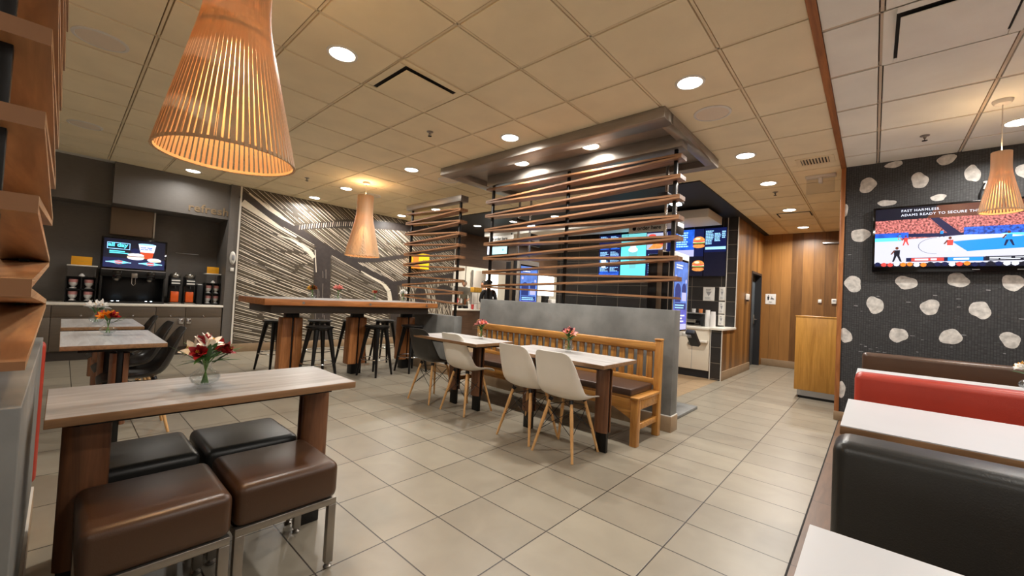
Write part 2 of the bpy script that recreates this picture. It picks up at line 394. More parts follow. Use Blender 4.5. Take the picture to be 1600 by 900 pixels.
M['floortan'] = grid_mat('tan_floor_tile', (150, 124, 94), (172, 146, 114), (80, 66, 52), 'xy', (.32076, .48), (1.08694, 1.7091), .005, rough=.34, nscale=5., namt=.65, spec=.45)
struct(MB().box(5.3, 8.15, 1.90, 8.15, -.001, .0015).build('floor_counter', M['floortan']))
def ceiling(name, rects, x0, px, y0, py, mats):
    """lay-in tiles hanging just below a T-bar grid, with a shadow gap round every tile"""
    b = MB()
    for (ax, bx, ay, by) in rects:
        b.box(ax, bx, ay, by, CZ + .03, CZ + .06, 2)  # dark backing: shade of the tile gaps put into its colour
        i0, i1 = math.floor((ax - x0) / px), math.ceil((bx - x0) / px); j0, j1 = math.floor((ay - y0) / py), math.ceil((by - y0) / py)
        for i in range(i0, i1 + 1):
            x = x0 + i * px
            if ax < x < bx: b.box(max(ax, x - .008), min(bx, x + .008), ay, by, CZ + .004, CZ + .03, 1)
        for j in range(j0, j1 + 1):
            y = y0 + j * py
            if ay < y < by: b.box(ax, bx, max(ay, y - .008), min(by, y + .008), CZ + .004, CZ + .03, 1)
        for i in range(i0, i1):
            for j in range(j0, j1):
                g = .0125
                u0, u1 = max(ax, x0 + i * px + g), min(bx, x0 + (i + 1) * px - g)
                w0, w1 = max(ay, y0 + j * py + g), min(by, y0 + (j + 1) * py - g)
                if u1 - u0 < .01 or w1 - w0 < .01: continue
                e = .003
                b.hexa([(u0 + e, w0 + e, CZ), (u1 - e, w0 + e, CZ), (u1 - e, w1 - e, CZ), (u0 + e, w1 - e, CZ),
                        (u0, w0, CZ + .03), (u1, w0, CZ + .03), (u1, w1, CZ + .03), (u0, w1, CZ + .03)], 0)
    return struct(b.build(name, mats, fix=False))
ceiling('ceiling', [(-3.2, 5.62, .315, 8.36), (5.62, 10.5, .315, 1.77)], .965, .6096, 1.395, .599, [M['ceil'], M['tbar'], M['shadedark']])
ceiling('ceiling_booths', [(-3.2, 5.97, -4.2, .27)], 2.985 - .645 * 10, .645, -.61 * 8, .61, [M['ceilr'], M['tbarr'], M['shadedark']])
struct(MB().box(5.62, 13.2, 1.77, 8.4, CZ - .015, CZ + .05).build('ceiling_counter', M['blackceil']))
struct(MB().box(-3.2, 5.99, .27, .315, CZ - .012, CZ + .05).build('trim_1', M['trimwoodx']))
struct(MB().box(-3.2, 13.2, 8.36, 11.2, CZ, CZ + .05).build('ceiling_kitchen', M['kitchen']))
struct(MB().box(6.1, 10.6, -.5, .315, CZ - .001, CZ + .05).build('ceiling_corridor', M['ceil']))

# --- mural wall: flat printed wallpaper of leaf veins
MY = 8.27
def interp(pl, x):
    for (a, b) in zip(pl, pl[1:]):
        if a[0] <= x <= b[0]: return a[1] + (b[1] - a[1]) * (x - a[0]) / (b[0] - a[0] + 1e-9)
    return pl[0][1] if x < pl[0][0] else pl[-1][1]
main = [(2.01, 2.76), (2.35, 2.56), (2.68, 2.38), (3.02, 2.24), (3.44, 2.03), (3.87, 1.86), (4.52, 1.57), (5.08, 1.37)]
branch_b = [(5.08, 1.37), (5.54, 1.46), (6.2, 1.57), (6.88, 1.72)]
branch_c = [(3.95, 1.82), (4.3, 1.83), (4.67, 1.88), (5.49, 2.07), (6.88, 2.42)]
branch_d = [(2.94, 2.32), (3.3, 2.42), (3.8, 2.54), (4.4, 2.64), (5.3, 2.72), (6.88, 2.8)]
X0, X1, Z0, Z1 = 2.02, 6.87, .15, CZ
def zone(x, z):
    m = interp(main, x) if x < 5.08 else interp(branch_b, x)
    if 3.30 + (2.0 - z) * .05 < x < 3.62 + (2.0 - z) * .04 and z < m - .06: return 0
    if 4.98 + (1.36 - z) * .1 < x < 5.24 + (1.36 - z) * .22 and z < 1.36: return 0
    if abs(z - m) < (.07 if x < 5.08 else .045): return 0
    if x > 3.95 and abs(z - interp(branch_c, x)) < .04: return 0
    d = interp(branch_d, x)
    if x > 2.98 and abs(z - d) < .05 + .03 * (x > 3.7) : return 0
    if (x - 5.86) ** 2 / .03 + (z - 1.12) ** 2 / .05 < 1 or (x - 6.6) ** 2 / .09 + (z - 1.2) ** 2 / .055 < 1: return 0
    if x < 3.32 and z < m: return 1
    if x < 3.0 or z > d: return 2
    if z > (interp(branch_c, x) if x > 3.95 else m): return 3
    if x > 3.95 and z > m: return 4
    if x < 5.2: return 5
    return 6
def slope(x, z, q):
    if q == 1: t = min(1, max(0, (2.3 - z) / 1.9)); return -.47 + t * .21
    if q == 2: return -.72 + .06 * (x - 2.2) / 4
    if q == 3: return -.62
    if q == 4: return -.5
    if q == 5: t = min(1, max(0, (1.8 - z) / 1.4)); return -.46 + t * .2
    return -3.6 - .8 * math.sin(x * 9)
def mural():
    b = MB()
    b.box(X0 - .02, X1 + .02, MY, MY + .1, 0, CZ, 0)
    lay = MY - .0015; K = [0]
    def strip(pts, wid, m, y):
        n = len(pts)
        K[0] += 1; y -= .00002 * (K[0] % 9)
        for i in range(n - 1):
            (xa, za), (xb, zb) = pts[i], pts[i + 1]
            dx, dz = xb - xa, zb - za; k = math.hypot(dx, dz) + 1e-9; nx, nz_ = -dz / k, dx / k
            wa, wb = wid(i / (n - 1)), wid((i + 1) / (n - 1))
            b.poly([(xa + nx * wa, y, za + nz_ * wa), (xa - nx * wa, y, za - nz_ * wa), (xb - nx * wb, y, zb - nz_ * wb), (xb + nx * wb, y, zb + nz_ * wb)], m)
    # dark veins
    strip(main, lambda t: .075 - .01 * t, 1, lay); strip(branch_b, lambda t: .05, 1, lay - .00004 * 1); strip(branch_c, lambda t: .04, 1, lay - .00004 * 2)
    strip(branch_d, lambda t: .045 + .05 * t, 1, lay - .00004 * 3)
    strip([(3.46, 2.0), (3.48, 1.4), (3.53, .8), (3.56, .15)], lambda t: .16, 1, lay - .00004 * 4)
    strip([(5.1, 1.36), (5.17, .8), (5.26, .15)], lambda t: .11, 1, lay - .00004 * 5)
    for cx, cz, rx, rz in ((5.86, 1.12, .16, .2), (6.6, 1.2, .28, .22)):
        b.poly([(cx + rx * math.cos(a * PI / 10), lay, cz + rz * math.sin(a * PI / 10)) for a in range(20)], 1)
    # broad cream wedges beside the veins
    strip([(2.03, 2.62), (2.3, 2.47), (2.62, 2.29), (2.95, 2.14)], lambda t: .05 * (1 - t) + .012, 2, lay - .0006)
    strip([(2.62, 2.13), (2.85, 2.09), (3.05, 2.0), (3.2, 1.9), (3.3, 1.78)], lambda t: .004 + .055 * t * (1 if t < .9 else .6), 2, lay - .0006)
    strip([(2.12, 2.8), (2.45, 2.6), (2.7, 2.47), (2.9, 2.36)], lambda t: .008 + .04 * math.sin(t * PI) ** 2, 2, lay - .0006)
    strip([(4.3, 1.6), (4.6, 1.46), (4.85, 1.36), (5.0, 1.2), (5.06, .9)], lambda t: .01 + .05 * t, 2, lay - .0006)
    strip([(3.31, 1.94), (3.36, 1.5)], lambda t: .008, 2, lay - .0006)
    for k in range(9):
        x = 3.4 + k * .022 + random.uniform(-.01, .01); z = random.uniform(.5, 1.75)
        strip([(x, z), (x + .012, z - random.uniform(.1, .4))], lambda t: .004, 4, lay - .0006)
    for k in range(26):       # comb of short strokes under the upper vein
        x = 3.0 + k * .045; z = interp(branch_d, x) + .0
        strip([(x, z + .05), (x - .01, z - .045)], lambda t: .008, 2 if k % 3 else 4, lay - .0008)
    rnd = random.Random(11)
    def dashes(pts, w, mi, y, on, off):
        k = 0
        while k < len(pts) - 2:
            n = max(3, int(rnd.uniform(*on) / .03)); seg = pts[k:k + n]
            ww = w * rnd.uniform(.6, 1.15)
            if len(seg) > 3: strip(seg[::3] + ([seg[-1]] if (len(seg) - 1) % 3 else []), lambda t: ww * (.3 + .7 * math.sin(PI * min(1, .1 + t * .86)) ** .6), mi, y)
            k += n + int(rnd.uniform(*off) / .03)
    def trace(x, z, q):
        run, out = [], []
        while x < X1 and z > Z0 - .1:
            s_ = slope(x, z, q); k2 = math.hypot(1, s_)
            if X0 < x < X1 and Z0 < z < Z1 and zone(x, z) == q: run.append((x, z))
            elif run: out.append(run); run = []
            x += .03 / k2; z += .03 * s_ / k2
        if run: out.append(run)
        return out
    lay2 = lay - .0004
    for q, seeds in ((1, [(2.03, .1 + .031 * k) for k in range(86)]), (5, [(3.6, .1 + .031 * k) for k in range(84)]),
                     (2, [(2.03 - 1.2 + .052 * k, 3.3) for k in range(120)]), (3, [(2.2 + .05 * k, 2.9) for k in range(100)]), (4, [(2.2 + .048 * k, 2.6) for k in range(106)])):
        for n_, (x, z) in enumerate(seeds):
            x += rnd.uniform(-.008, .008); z += rnd.uniform(-.008, .008)
            for run in trace(x, z, q):
                if len(run) < 4: continue
                if n_ % 2 == 0: dashes(run, rnd.uniform(.005, .0092), 2 if rnd.random() < .86 else 4, lay2, (.35, 1.5), (.03, .12))
                else: dashes(run, rnd.uniform(.004, .008), rnd.choice((3, 3, 3, 4, 2)), lay2 - .0002, (.2, .9), (.06, .4))
    occ = {}
    for k in range(2600):
        x, z = rnd.uniform(5.2, X1), rnd.uniform(Z0, 1.75)
        if zone(x, z) != 6: continue
        c = (int(x / .024), int(z / .1))
        if c in occ: continue
        occ[c] = 1; ln = rnd.uniform(.08, .2); s_ = slope(x, z, 6); k2 = math.hypot(1, s_); pts = []
        while ln > 0 and zone(x, z) == 6 and x < X1 - .01 and z > Z0: pts.append((x, z)); x += .02 / k2; z += .02 * s_ / k2; ln -= .02
        if len(pts) > 2: strip(pts, lambda t: .0075 * (.4 + .6 * math.sin(PI * t)), 2 if rnd.random() < .7 else 4, lay2)
    o = b.build('wall_back', [M['mural_bg'], M['mural_dark'], M['mural_light'], M['mural_mid'], M['mural_grey']], fix=False)
    return struct(o)
mural()
struct(MB().box(2.0, 6.9, MY - .016, MY - .002, 0, .145).build('baseboard_back', M['basetile'], bevel=.003))
struct(MB().box(1.995, 2.02, MY - .008, MY + .02, .0, CZ).build('trim_2', M['whitetrim']))
struct(MB().box(6.87, 6.895, MY - .008, MY + .02, .0, CZ).build('trim_4', M['whitetrim']))

# --- drink alcove in the back wall
a = MB()
a.box(-3.2, 2.0, 8.95, 9.05, 0, CZ)                                    # rear
a.box(1.86, 2.0, 8.28, 8.95, 0, CZ)                                    # right cheek
a.box(.43, 1.86, 8.35, 8.95, 2.285, CZ)                                # fascia
a.box(-3.2, .43, 8.52, 8.95, 2.27, CZ)                                 # set back fascia
struct(a.build('wall_drinks', M['greywall']))
t = thing('duct_cover', 'brown laminate cover panel above the drinks machine under the fascia', 'panel', (.70, 8.9, 1.86))
MB().box(-.25, .25, -.1, .04, 0, .42).build('panel', M['duct'], t, bevel=.004)
MB().box(.25, .268, -.11, .04, 0, .42).build('edge_strip', M['whitetrim'], t)
tag(MB().box(-.16, .16, -.02, .0, 0, .012).build('rail', M['alu'], None, (1.43, 8.948, 1.66), bevel=.003), 'short thin metal rail on the grey alcove wall right of drinks screen', 'rail')
r = thing('wall_sign', 'raised dark letters reading refresh on the grey fascia over drinks alcove', 'sign', (1.3, 8.35, 2.345))
text('lettering', 'refresh', .185, M['bronze'], r, (0, -.004, 0), extrude=.006, bold=.003, spacing=1.05)
t = thing('wall_thermostat', 'white oval dispenser on the grey cheek beside the mural edge', 'dispenser', (1.945, 8.28, 1.5))
MB().lathe([(.0, -.04), (.03, -.04), (.042, -.02), (.045, 0)], 20, (0, 0, 0), axis='y').build('body', M['white'], t, smooth=True)
for o in list(t.children): o.scale = (1, 1, 2.6); o.location = (0, 0, .13)
MB().box(-.02, .02, -.05, -.038, .09, .18).build('window', M['greyink'], t, bevel=.004)
tag(MB().box(-.025, .025, -.02, 0, -.03, .03).build('wall_switch', M['white'], None, (1.945, 8.28, 1.43), bevel=.004), 'small white switch plate under the white oval dispenser', 'switch')

# --- wall with the television
def tvwall():
    b = MB()
    b.box(5.96, 6.1, -4.2, .29, 0, CZ, 0)
    rnd = random.Random(5)
    st = [(.08, 2.66, .075, .08), (-.33, 2.65, .066, .082), (-.7, 2.66, .054, .084), (.262, 2.4, .02, .067), (-.13, 2.855, .07, .035), (-.52, 2.835, .071, .05), (.13, 2.1, .076, .08), (-.08, 2.44, .071, .035), (-.47, 2.45, .059, .033), (.18, 1.55, .077, .087), (-.25, 1.57, .086, .068), (-.62, 1.6, .077, .07), (-.97, 1.58, .064, .084), (-.01, 1.32, .072, .091), (-.43, 1.32, .064, .086), (-.77, 1.31, .069, .087), (.23, .96, .055, .08), (-.2, 1.01, .068, .082), (-.58, 1.03, .073, .083), (-.96, 1.04, .06, .078), (.25, .35, .035, .087), (-.06, .62, .07, .08), (-.45, .6, .07, .08), (-1.03, 2.63, .06, .07), (-1.1, 1.33, .06, .08), (-1.3, 1.05, .07, .08), (-1.35, 1.58, .07, .08), (-1.4, 2.64, .07, .08), (.06, .12, .07, .07)]
    for y, z, ry, rz in st:
        ph = [rnd.uniform(0, 6.28) for _ in range(3)]
        pts = []
        for k in range(22):
            a = 2 * PI * k / 22; q = 1 + .1 * math.sin(2 * a + ph[0]) + .07 * math.sin(3 * a + ph[1]) + .04 * math.sin(5 * a + ph[2])
            pts.append((5.9585, min(.288, y + ry * q * math.cos(a)), min(CZ - .005, z + rz * q * math.sin(a))))
        b.poly(pts[::-1], 1)
    for k in range(60):      # pale woven threads low on the wallpaper
        y, z, w = rnd.uniform(-1.4, .25), rnd.uniform(.2, 1.95), rnd.uniform(.012, .04)
        b.poly([(5.9588, y, z), (5.9588, y - w, z + rnd.uniform(-.006, .006)), (5.9588, y - w, z + .005), (5.9588, y, z + .006)], 2)
    return struct(b.build('wall_right', [M['knit'], M['stone'], M['greyink']], fix=False))
tvwall()
struct(MB().box(5.94, 6.12, .27, .312, .1, CZ).build('trim_5', M['trimwood'], bevel=.003))
struct(MB().box(5.935, 5.958, -4.2, .315, 0, .1).build('baseboard_right', M['basetile'], bevel=.003))

# --- corridor of cherry planks
w = MB()
w.box(8.15, 9.35, 1.86, 2.03, 0, CZ); w.box(7.33, 8.15, 1.86, 2.03, 0, .83); w.box(9.35, 10.3, 1.86, 2.03, 2.0, CZ); w.box(10.3, 10.45, 1.86, 2.03, 0, CZ)
struct(w.build('wall_corridor_left', M['woodwall']))
struct(MB().box(10.45, 10.55, -.5, 3.2, 0, CZ).build('wall_corridor_end', M['woodwall']))
struct(MB().box(6.1, 10.5, -.5, -.4, 0, CZ).build('wall_corridor_right', M['woodwall']))
b = MB(); b.box(7.335, 9.32, 1.84, 1.86, 0, .15); b.box(10.43, 10.45, -.4, 1.84, 0, .15)
struct(b.build('baseboard_corridor', M['basetile'], bevel=.003))
d = thing('door_1', 'blue grey restroom door set back in a dark frame', 'door', (9.825, 1.95, 0)); d['kind'] = 'structure'
f = MB(); f.box(-.475, -.43, -.1, .09, 0, 2.0); f.box(.43, .475, -.1, .09, 0, 2.0); f.box(-.43, .43, -.1, .09, 1.955, 2.0)
f.build('door_frame', M['doorframe'], d)
MB().box(-.43, .43, .02, .06, .01, 1.955).build('door_leaf', M['doorgrey'], d, bevel=.003)
h = MB().box(.33, .4, .0, .02, .9, 1.1).build('handle_plate', M['nickel'], d, bevel=.003)
MB().tube((.365, -.05, 1.0), (.25, -.05, 1.0), .009).tube((.365, 0, 1.0), (.365, -.05, 1.0), .009).build('handle', M['nickel'], h, smooth=True)

# --- tiled counter wall, end pier and white edges
b = MB(); b.box(8.15, 8.3, 2.03, 5.85, 0, CZ); b.box(8.145, 8.15, 1.862, 2.03, .87, CZ); b.box(7.325, 7.33, 1.862, 2.03, 0, .83)
struct(b.build('wall_counter', M['tile']))
for i, (x, y, z0, z1) in enumerate(((8.14, 2.03, .87, CZ), (8.14, 1.858, .87, CZ), (7.32, 1.858, 0, .83), (7.32, 2.03, 0, .83))):
    struct(MB().box(x, x + .012, y - .006, y + .006, z0, z1).build('trim_%d' % (6 + i), M['whitetrim']))

# --- brown header over the kitchen pass, kitchen shell
struct(MB().box(6.9, 13.2, 8.3, 8.4, 2.0, CZ).build('wall_pass', M['brownwall']))
k = MB(); k.box(6.0, 13.2, 11.1, 11.2, 0, CZ); k.box(13.1, 13.2, 1.86, 11.2, 0, CZ); k.box(6.0, 6.1, 8.4, 11.1, 0, CZ)
struct(k.build('wall_kitchen', M['kitchen']))
# --- walls behind the viewpoint
k = MB(); k.box(-3.3, -3.2, -4.2, 9.05, 0, CZ); k.box(-3.2, 6.0, -4.3, -4.2, 0, CZ)
struct(k.build('wall_left', M['white']))

# ================================================================== DIVIDERS (half wall + zigzag slat screen)
def divider(label, loc, length, wall_h, R, Lh, up_first, posts, header, end_ply=False, wall_in=.0):
    """local y runs along the divider from its near end; R = slat heights at the near end, Lh at the far end"""
    t = thing('room_divider', label, 'room divider', loc, 0, 'slatted room dividers')
    MB().box(-.075, .075, wall_in, length - wall_in, 0, wall_h).build('half_wall', M['concrete'], t, bevel=.003)
    MB().box(-.085, .085, wall_in - .01, length - wall_in + .01, 0, .145).build('base_tile', M['basetile'], t, bevel=.003)
    MB().box(-.083, .083, wall_in - .008, length - wall_in + .008, .145, .153).build('base_trim', M['whitetrim'], t)
    z1 = header[0]
    for y in posts:
        MB().box(-.016, .016, y - .016, y + .016, wall_h, z1).build('post', M['steelblack'], t, bevel=.002)
    MB().box(-.075, .075, header[2], header[3], header[0], header[1]).build('header_beam', M['metalgrey'], t, bevel=.003)
    th = .0205
    mats = [M['slat'], M['slat']] if not end_ply else [M['ply'], M['plyedge']]
    def slat(za, zb):
        b = MB()
        b.hexa([(-.075, 0, za), (.075, 0, za), (.075, length, zb), (-.075, length, zb), (-.075, 0, za + th), (.075, 0, za + th), (.075, length, zb + th), (-.075, length, zb + th)])
        o = b.build('slat', mats, t)
        if end_ply:
            for p in o.data.polygons:
                if abs(p.normal.z) < .5: p.material_index = 1
    n = len(R)
    for i in range(n):
        for j, s in ((i - 1 + up_first, 1), (i + up_first, -1)):
            if 0 <= j < len(Lh):
                slat(R[i] + (0 if s > 0 else -th), Lh[j] - (th if s > 0 else 0))
    return t
R1 = [2.646 - .198 * k for k in range(8)]
L1 = [2.70] + [2.51 - .1965 * k for k in range(7)]
divider('tall slatted divider of concrete panel behind the golden oak bench', (3.97, 1.405, 0), 2.67, 1.155, R1, L1, 1, (.075, 1.335, 2.595), (2.735, 2.87, .0, 2.66))
R2 = [2.474 - .178 * k for k in range(9)]
L2 = [2.55 - .1765 * k for k in range(9)]
divider('shorter slatted divider at the end of the communal high table', (3.97, 4.61, 0), 1.43, .872, R2, L2, 1, (.08, 1.34), (2.60, 2.69, 0, 1.43))
R3 = [2.334, 2.14, 1.943, 1.746, 1.548, 1.35, 1.155, .965]
L3 = [2.417, 2.22, 2.02, 1.826, 1.628, 1.447, 1.247, 1.044]
divider('nearest plywood slatted divider beside the table with leather cube stools', (-.1215, 1.455, 0), 1.56, .88, R3, L3, 1, (.075, 1.48), (2.60, 2.69, 0, 1.56), True)

# canopy over the tall divider
t = thing('ceiling_canopy', 'grey metal tray canopy with two downlights above the tall slatted divider', 'canopy', (4.14, 2.88, 2.797))
b = MB(); W0, W1, D0, D1, h = -.80, .80, -1.52, 1.53, .098
b.box(W0, -.60, D0, D1, 0, h); b.box(.66, W1, D0, D1, 0, h); b.box(-.60, .66, D0, -1.42, 0, h); b.box(-.60, .66, 1.37, D1, 0, h)
b.build('frame', M['metalgrey'], t, bevel=.004)
MB().box(-.60, .66, -1.42, 1.37, .072, h).build('inner_panel', M['metalgrey'], t)

# ================================================================== CEILING FITTINGS
def downlight(x, y, label, z=CZ, power=18., canopy=False, r=.085):
    t = thing('downlight', label, 'ceiling light', (x, y, z), 0, 'round recessed downlights')
    MB().lathe([(r + .022, 0), (r + .02, -.006), (r + .004, -.008), (r, -.004)], 32).build('trim_ring', M['white'], t, smooth=True)
    MB().lathe([(r, -.004), (r * .8, -.010), (r * .4, -.013), (0, -.014)], 32).build('lens', M['e_down'], t, smooth=True)
    lamp('downlight_lamp', 'AREA', (0, 0, -.022), power, (255, 251, 244), t, .15, 2.8)
    return t
DL = [(1.266, 2.907, 'large round downlight on the tan ceiling right of the near pendant'), (3.097, 2.92, 'round downlight just in front of the grey canopy edge'),
      (3.144, 4.807, 'round downlight on ceiling between the grey canopy and the far pendant'), (3.12, 6.683, 'round downlight beside the ceiling cup of the far pendant'),
      (3.10, 7.92, 'round downlight close to the top of the vein mural'), (1.258, 7.864, 'round downlight in front of the refresh lettering'),
      (3.097, 1.076, 'round downlight nearest the round speaker by the canopy corner'), (4.95, 1.09, 'round downlight beside the right edge of the grey canopy'),
      (6.20, 1.08, 'round downlight between the canopy and the ceiling grille'), (8.0, 1.08, 'first round downlight over the corridor beside the access hatch'),
      (9.744, 1.076, 'last round downlight close to the corridor end wall'), (5.302, -.886, 'round downlight near the small pendant over the booths'),
      (4.95, 6.615, 'round downlight seen through the top of the shorter slatted divider'), (4.96, 7.865, 'round downlight near mural top left of the shorter divider')]
for x, y, l in DL: downlight(x, y, l, power=30. if x > 6 else 9. if x < 1.26 else 18.5)
for i, (x, y) in enumerate(((1.266, 4.8), (1.266, 6.3))): pass
for x, y, l in ((3.718, 2.306, 'downlight in the canopy tray nearer its right end'), (3.719, 3.288, 'downlight in the canopy tray nearer its left end')):
    downlight(x, y, l, 2.868, 11.)
for x, y, l in ((6.586, 7.136, 'leftmost downlight on the black counter ceiling'), (6.574, 5.95, 'middle downlight on the black counter ceiling'), (6.562, 4.816, 'rightmost downlight on the black counter ceiling')):
    downlight(x, y, l, CZ - .015, 9.)
# unseen downlights added behind the viewpoint to light the dining room
for x, y in ((-1.5, 4.8), (-1.5, 1.08), (-1.5, -.9), (1.26, -.9), (3.1, -.9), (1.26, -2.6), (3.1, -2.6), (5.3, -2.6)):
    downlight(x, y, 'unseen round downlight added to light the dining room from behind the viewpoint', power=20. if y > 0 or y < -1.5 else 10.)

def speaker(x, y, label, r=.15):
    t = thing('ceiling_speaker', label, 'speaker', (x, y, CZ), 0, 'round ceiling speakers')
    MB().lathe([(r, 0), (r, -.006), (r - .018, -.01), (r - .02, -.006)], 36).build('rim', M['white'], t, smooth=True)
    MB().lathe([(r - .02, -.006), (r * .5, -.009), (0, -.009)], 36).build('grille', M['speaker'], t, smooth=True)
speaker(3.711, 1.088, 'round white ceiling speaker beside the right corner of the grey canopy')
speaker(.094, 4.184, 'larger looking round ceiling speaker left of the near pendant')
speaker(.079, 6.679, 'round ceiling speaker near the drinks alcove fascia', .145)
speaker(3.745, 4.749, 'round ceiling speaker left of the grey canopy end')
speaker(3.62, 6.72, 'round ceiling speaker right of the far pendant', .145)
speaker(1.23, 4.32, 'small round ceiling speaker just behind right edge of the near pendant', .09)

def diffuser(x, y, sx, sy, label, mat, grid):
    t = thing('air_diffuser', label, 'air vent', (x, y, CZ), 0, 'square plaque air diffusers')
    b = MB(); a, c = sx / 2, sy / 2
    for k in range(4):
        pass
    i = .055
    b.box(-a, a, -c, -c + i, -.006, .004); b.box(-a, a, c - i, c, -.006, .004); b.box(-a, -a + i, -c + i, c - i, -.006, .004); b.box(a - i, a, -c + i, c - i, -.006, .004)
    b.build('frame', mat, t, bevel=.003)
    MB().box(-a + i, a - i, -c + i, c - i, -.003, .002).build('recess', M['shadedark'], t)  # flat plate coloured dark for the shade inside the recess
    q = .072
    MB().box(-a + q, a - q, -c + q, c - q, -.028, -.020).build('plaque', mat, t, bevel=.003)
    MB().box(-.03, .03, -.03, .03, -.020, -.003).build('stud', mat, t)
diffuser(1.88, 2.893, .6, .59, 'square plaque air diffuser on the tan ceiling near the large downlight', M['ceil'], 0)
diffuser(3.3, -.305, .64, .6, 'square plaque air diffuser on the cream ceiling above the booths', M['ceilr'], 0)

t = thing('vent_grille', 'small louvred vent grille on ceiling near the clear hanging panel', 'air vent', (5.52, .522, CZ))
MB().box(-.105, .105, -.125, .125, -.004, -.001).build('backing', M['shadedark'], t)
b = MB(); b.box(-.14, .14, -.17, -.125, -.008, .002); b.box(-.14, .14, .125, .17, -.008, .002); b.box(-.14, -.105, -.125, .125, -.008, .002); b.box(.105, .14, -.125, .125, -.008, .002)
b.build('frame', M['tbar'], t)
b = MB()
for k in range(9): y = -.11 + k * .0275; b.hexa([(-.105, y - .003, -.012), (.105, y - .003, -.012), (.105, y + .006, -.012), (-.105, y + .006, -.012), (-.105, y - .009, -.003), (.105, y - .009, -.003), (.105, y, -.003), (-.105, y, -.003)])
b.build('louvre', M['tbar'], t)
t = thing('access_hatch', 'flush square access hatch on the corridor ceiling', 'hatch', (8.42, 1.06, CZ))
MB().box(-.19, .19, -.24, .24, -.006, .0).build('frame', M['shadedark'], t)
MB().box(-.165, .18, -.225, .215, -.012, -.004).build('panel', M['ceil'], t, bevel=.002)

def sprinkler(x, y, label):
    t = thing('sprinkler_head', label, 'sprinkler', (x, y, CZ), 0, 'ceiling sprinkler heads')
    MB().lathe([(.034, 0), (.034, -.004), (.014, -.008), (.011, -.02), (.009, -.03)], 20).build('escutcheon', M['nickel'], t, smooth=True)
    MB().path([(-.012, 0, -.022), (-.014, 0, -.036), (0, 0, -.046), (.014, 0, -.036), (.012, 0, -.022)], .0022, 6).build('arm', M['shadedark'], t, smooth=True)
    MB().lathe([(.02, -.046), (.02, -.049)], 16).build('deflector', M['shadedark'], t)
sprinkler(2.5, 3.52, 'sprinkler head on tan ceiling beyond the square diffuser')
sprinkler(2.46, 6.62, 'sprinkler head on ceiling left of the far pendant')
sprinkler(6.71, 1.08, 'sprinkler head on ceiling between canopy and corridor')
sprinkler(5.265, -.318, 'sprinkler head on the cream ceiling above the television')

t = thing('hanging_panel', 'clear acrylic panel sign hanging from the corridor ceiling by television wall', 'sign', (6.15, .52, CZ))
MB().box(-.05, .05, -.15, .15, -.03, 0).build('housing', M['white'], t, bevel=.006)
MB().box(-.006, .006, -.14, .14, -.22, -.03).build('panel', M['acrylic'], t, bevel=.003)
MB().box(-.035, .035, -.02, .02, -.10, -.03).build('lamp_block', M['cupwhite'], t, bevel=.01)

def pendant(x, y, z0, Rr, h, n, sw, label, power, grp):
    """shade of thin vertical birch slats; z0 is the rim"""
    t = thing('pendant_lamp', label, 'pendant lamp', (x, y, z0), 0, grp)
    prof = [(0, 1), (.2, .842), (.4, .682), (.54, .572), (.61, .52), (.66, .49), (.71, .475), (.78, .469), (.9, .468), (1., .468)]
    b = MB(); tk = .0035
    for k in range(n):
        a = 2 * PI * k / n; ca, sa = math.cos(a), math.sin(a)
        ring = []
        for tt, rr in prof:
            r = Rr * rr; z = tt * h
            for dr, dw in ((0, -1), (0, 1), (-tk, 1), (-tk, -1)):
                rx = r + dr; w = dw * sw / 2
                ring.append((rx * ca - w * sa, rx * sa + w * ca, z))
        fs = []
        for i in range(len(prof) - 1):
            for j in range(4): fs.append((i * 4 + j, i * 4 + (j + 1) % 4, (i + 1) * 4 + (j + 1) % 4, (i + 1) * 4 + j))
        fs += [(3, 2, 1, 0), tuple((len(prof) - 1) * 4 + j for j in range(4))]
        b.add(ring, fs)
    b.build('shade', M['birch'], t, fix=False)
    def ring(name, tt, rr, hh, th, mat):
        r = Rr * rr
        MB().lathe([(r - tk - .0005, tt * h), (r - tk - .0005, tt * h + hh), (r - tk - th, tt * h + hh), (r - tk - th, tt * h), (r - tk - .0005, tt * h)], 64, caps=False).build(name, mat, t)
    ring('rim_hoop', 0.002, .998, .012, .006, M['birch']); ring('inner_hoop', .56, .555, .012, .006, M['birch']); ring('neck_hoop', .97, .468, .014, .006, M['birch'])
    MB().lathe([(Rr * .468 - .011, h * .8), (Rr * .4, h * .80), (Rr * .4, h * .81), (Rr * .468 - .011, h * .81), (Rr * .468 - .011, h * .8)], 48, caps=False).build('inner_baffle', M['birch'], t)
    MB().lathe([(0, h * .62), (.03, h * .63), (.042, h * .67), (.034, h * .72), (.018, h * .76)], 20).build('bulb', M['e_bulb'], t, smooth=True)
    s = MB().lathe([(.022, h * .76), (.024, h * .88), (.012, h * .9), (.004, h * .9)], 16).build('socket', M['white'], t, smooth=True)
    MB().tube((0, 0, h * .9), (0, 0, CZ - z0 - .02), .0035, n=8).build('cord', M['whitetrim'], t)
    MB().lathe([(0.004, CZ - z0 - .035), (.045, CZ - z0 - .03), (.055, CZ - z0 - .012), (.056, CZ - z0)], 28).build('ceiling_cup', M['white'], t, smooth=True)
    lamp('pendant_bulb_lamp', 'POINT', (0, 0, h * .57), power, (255, 216, 164), t, .04)
    lamp('pendant_up_lamp', 'POINT', (0, 0, h * 1.005), power * .45, (255, 214, 160), t, .03)
M['birch'] = None
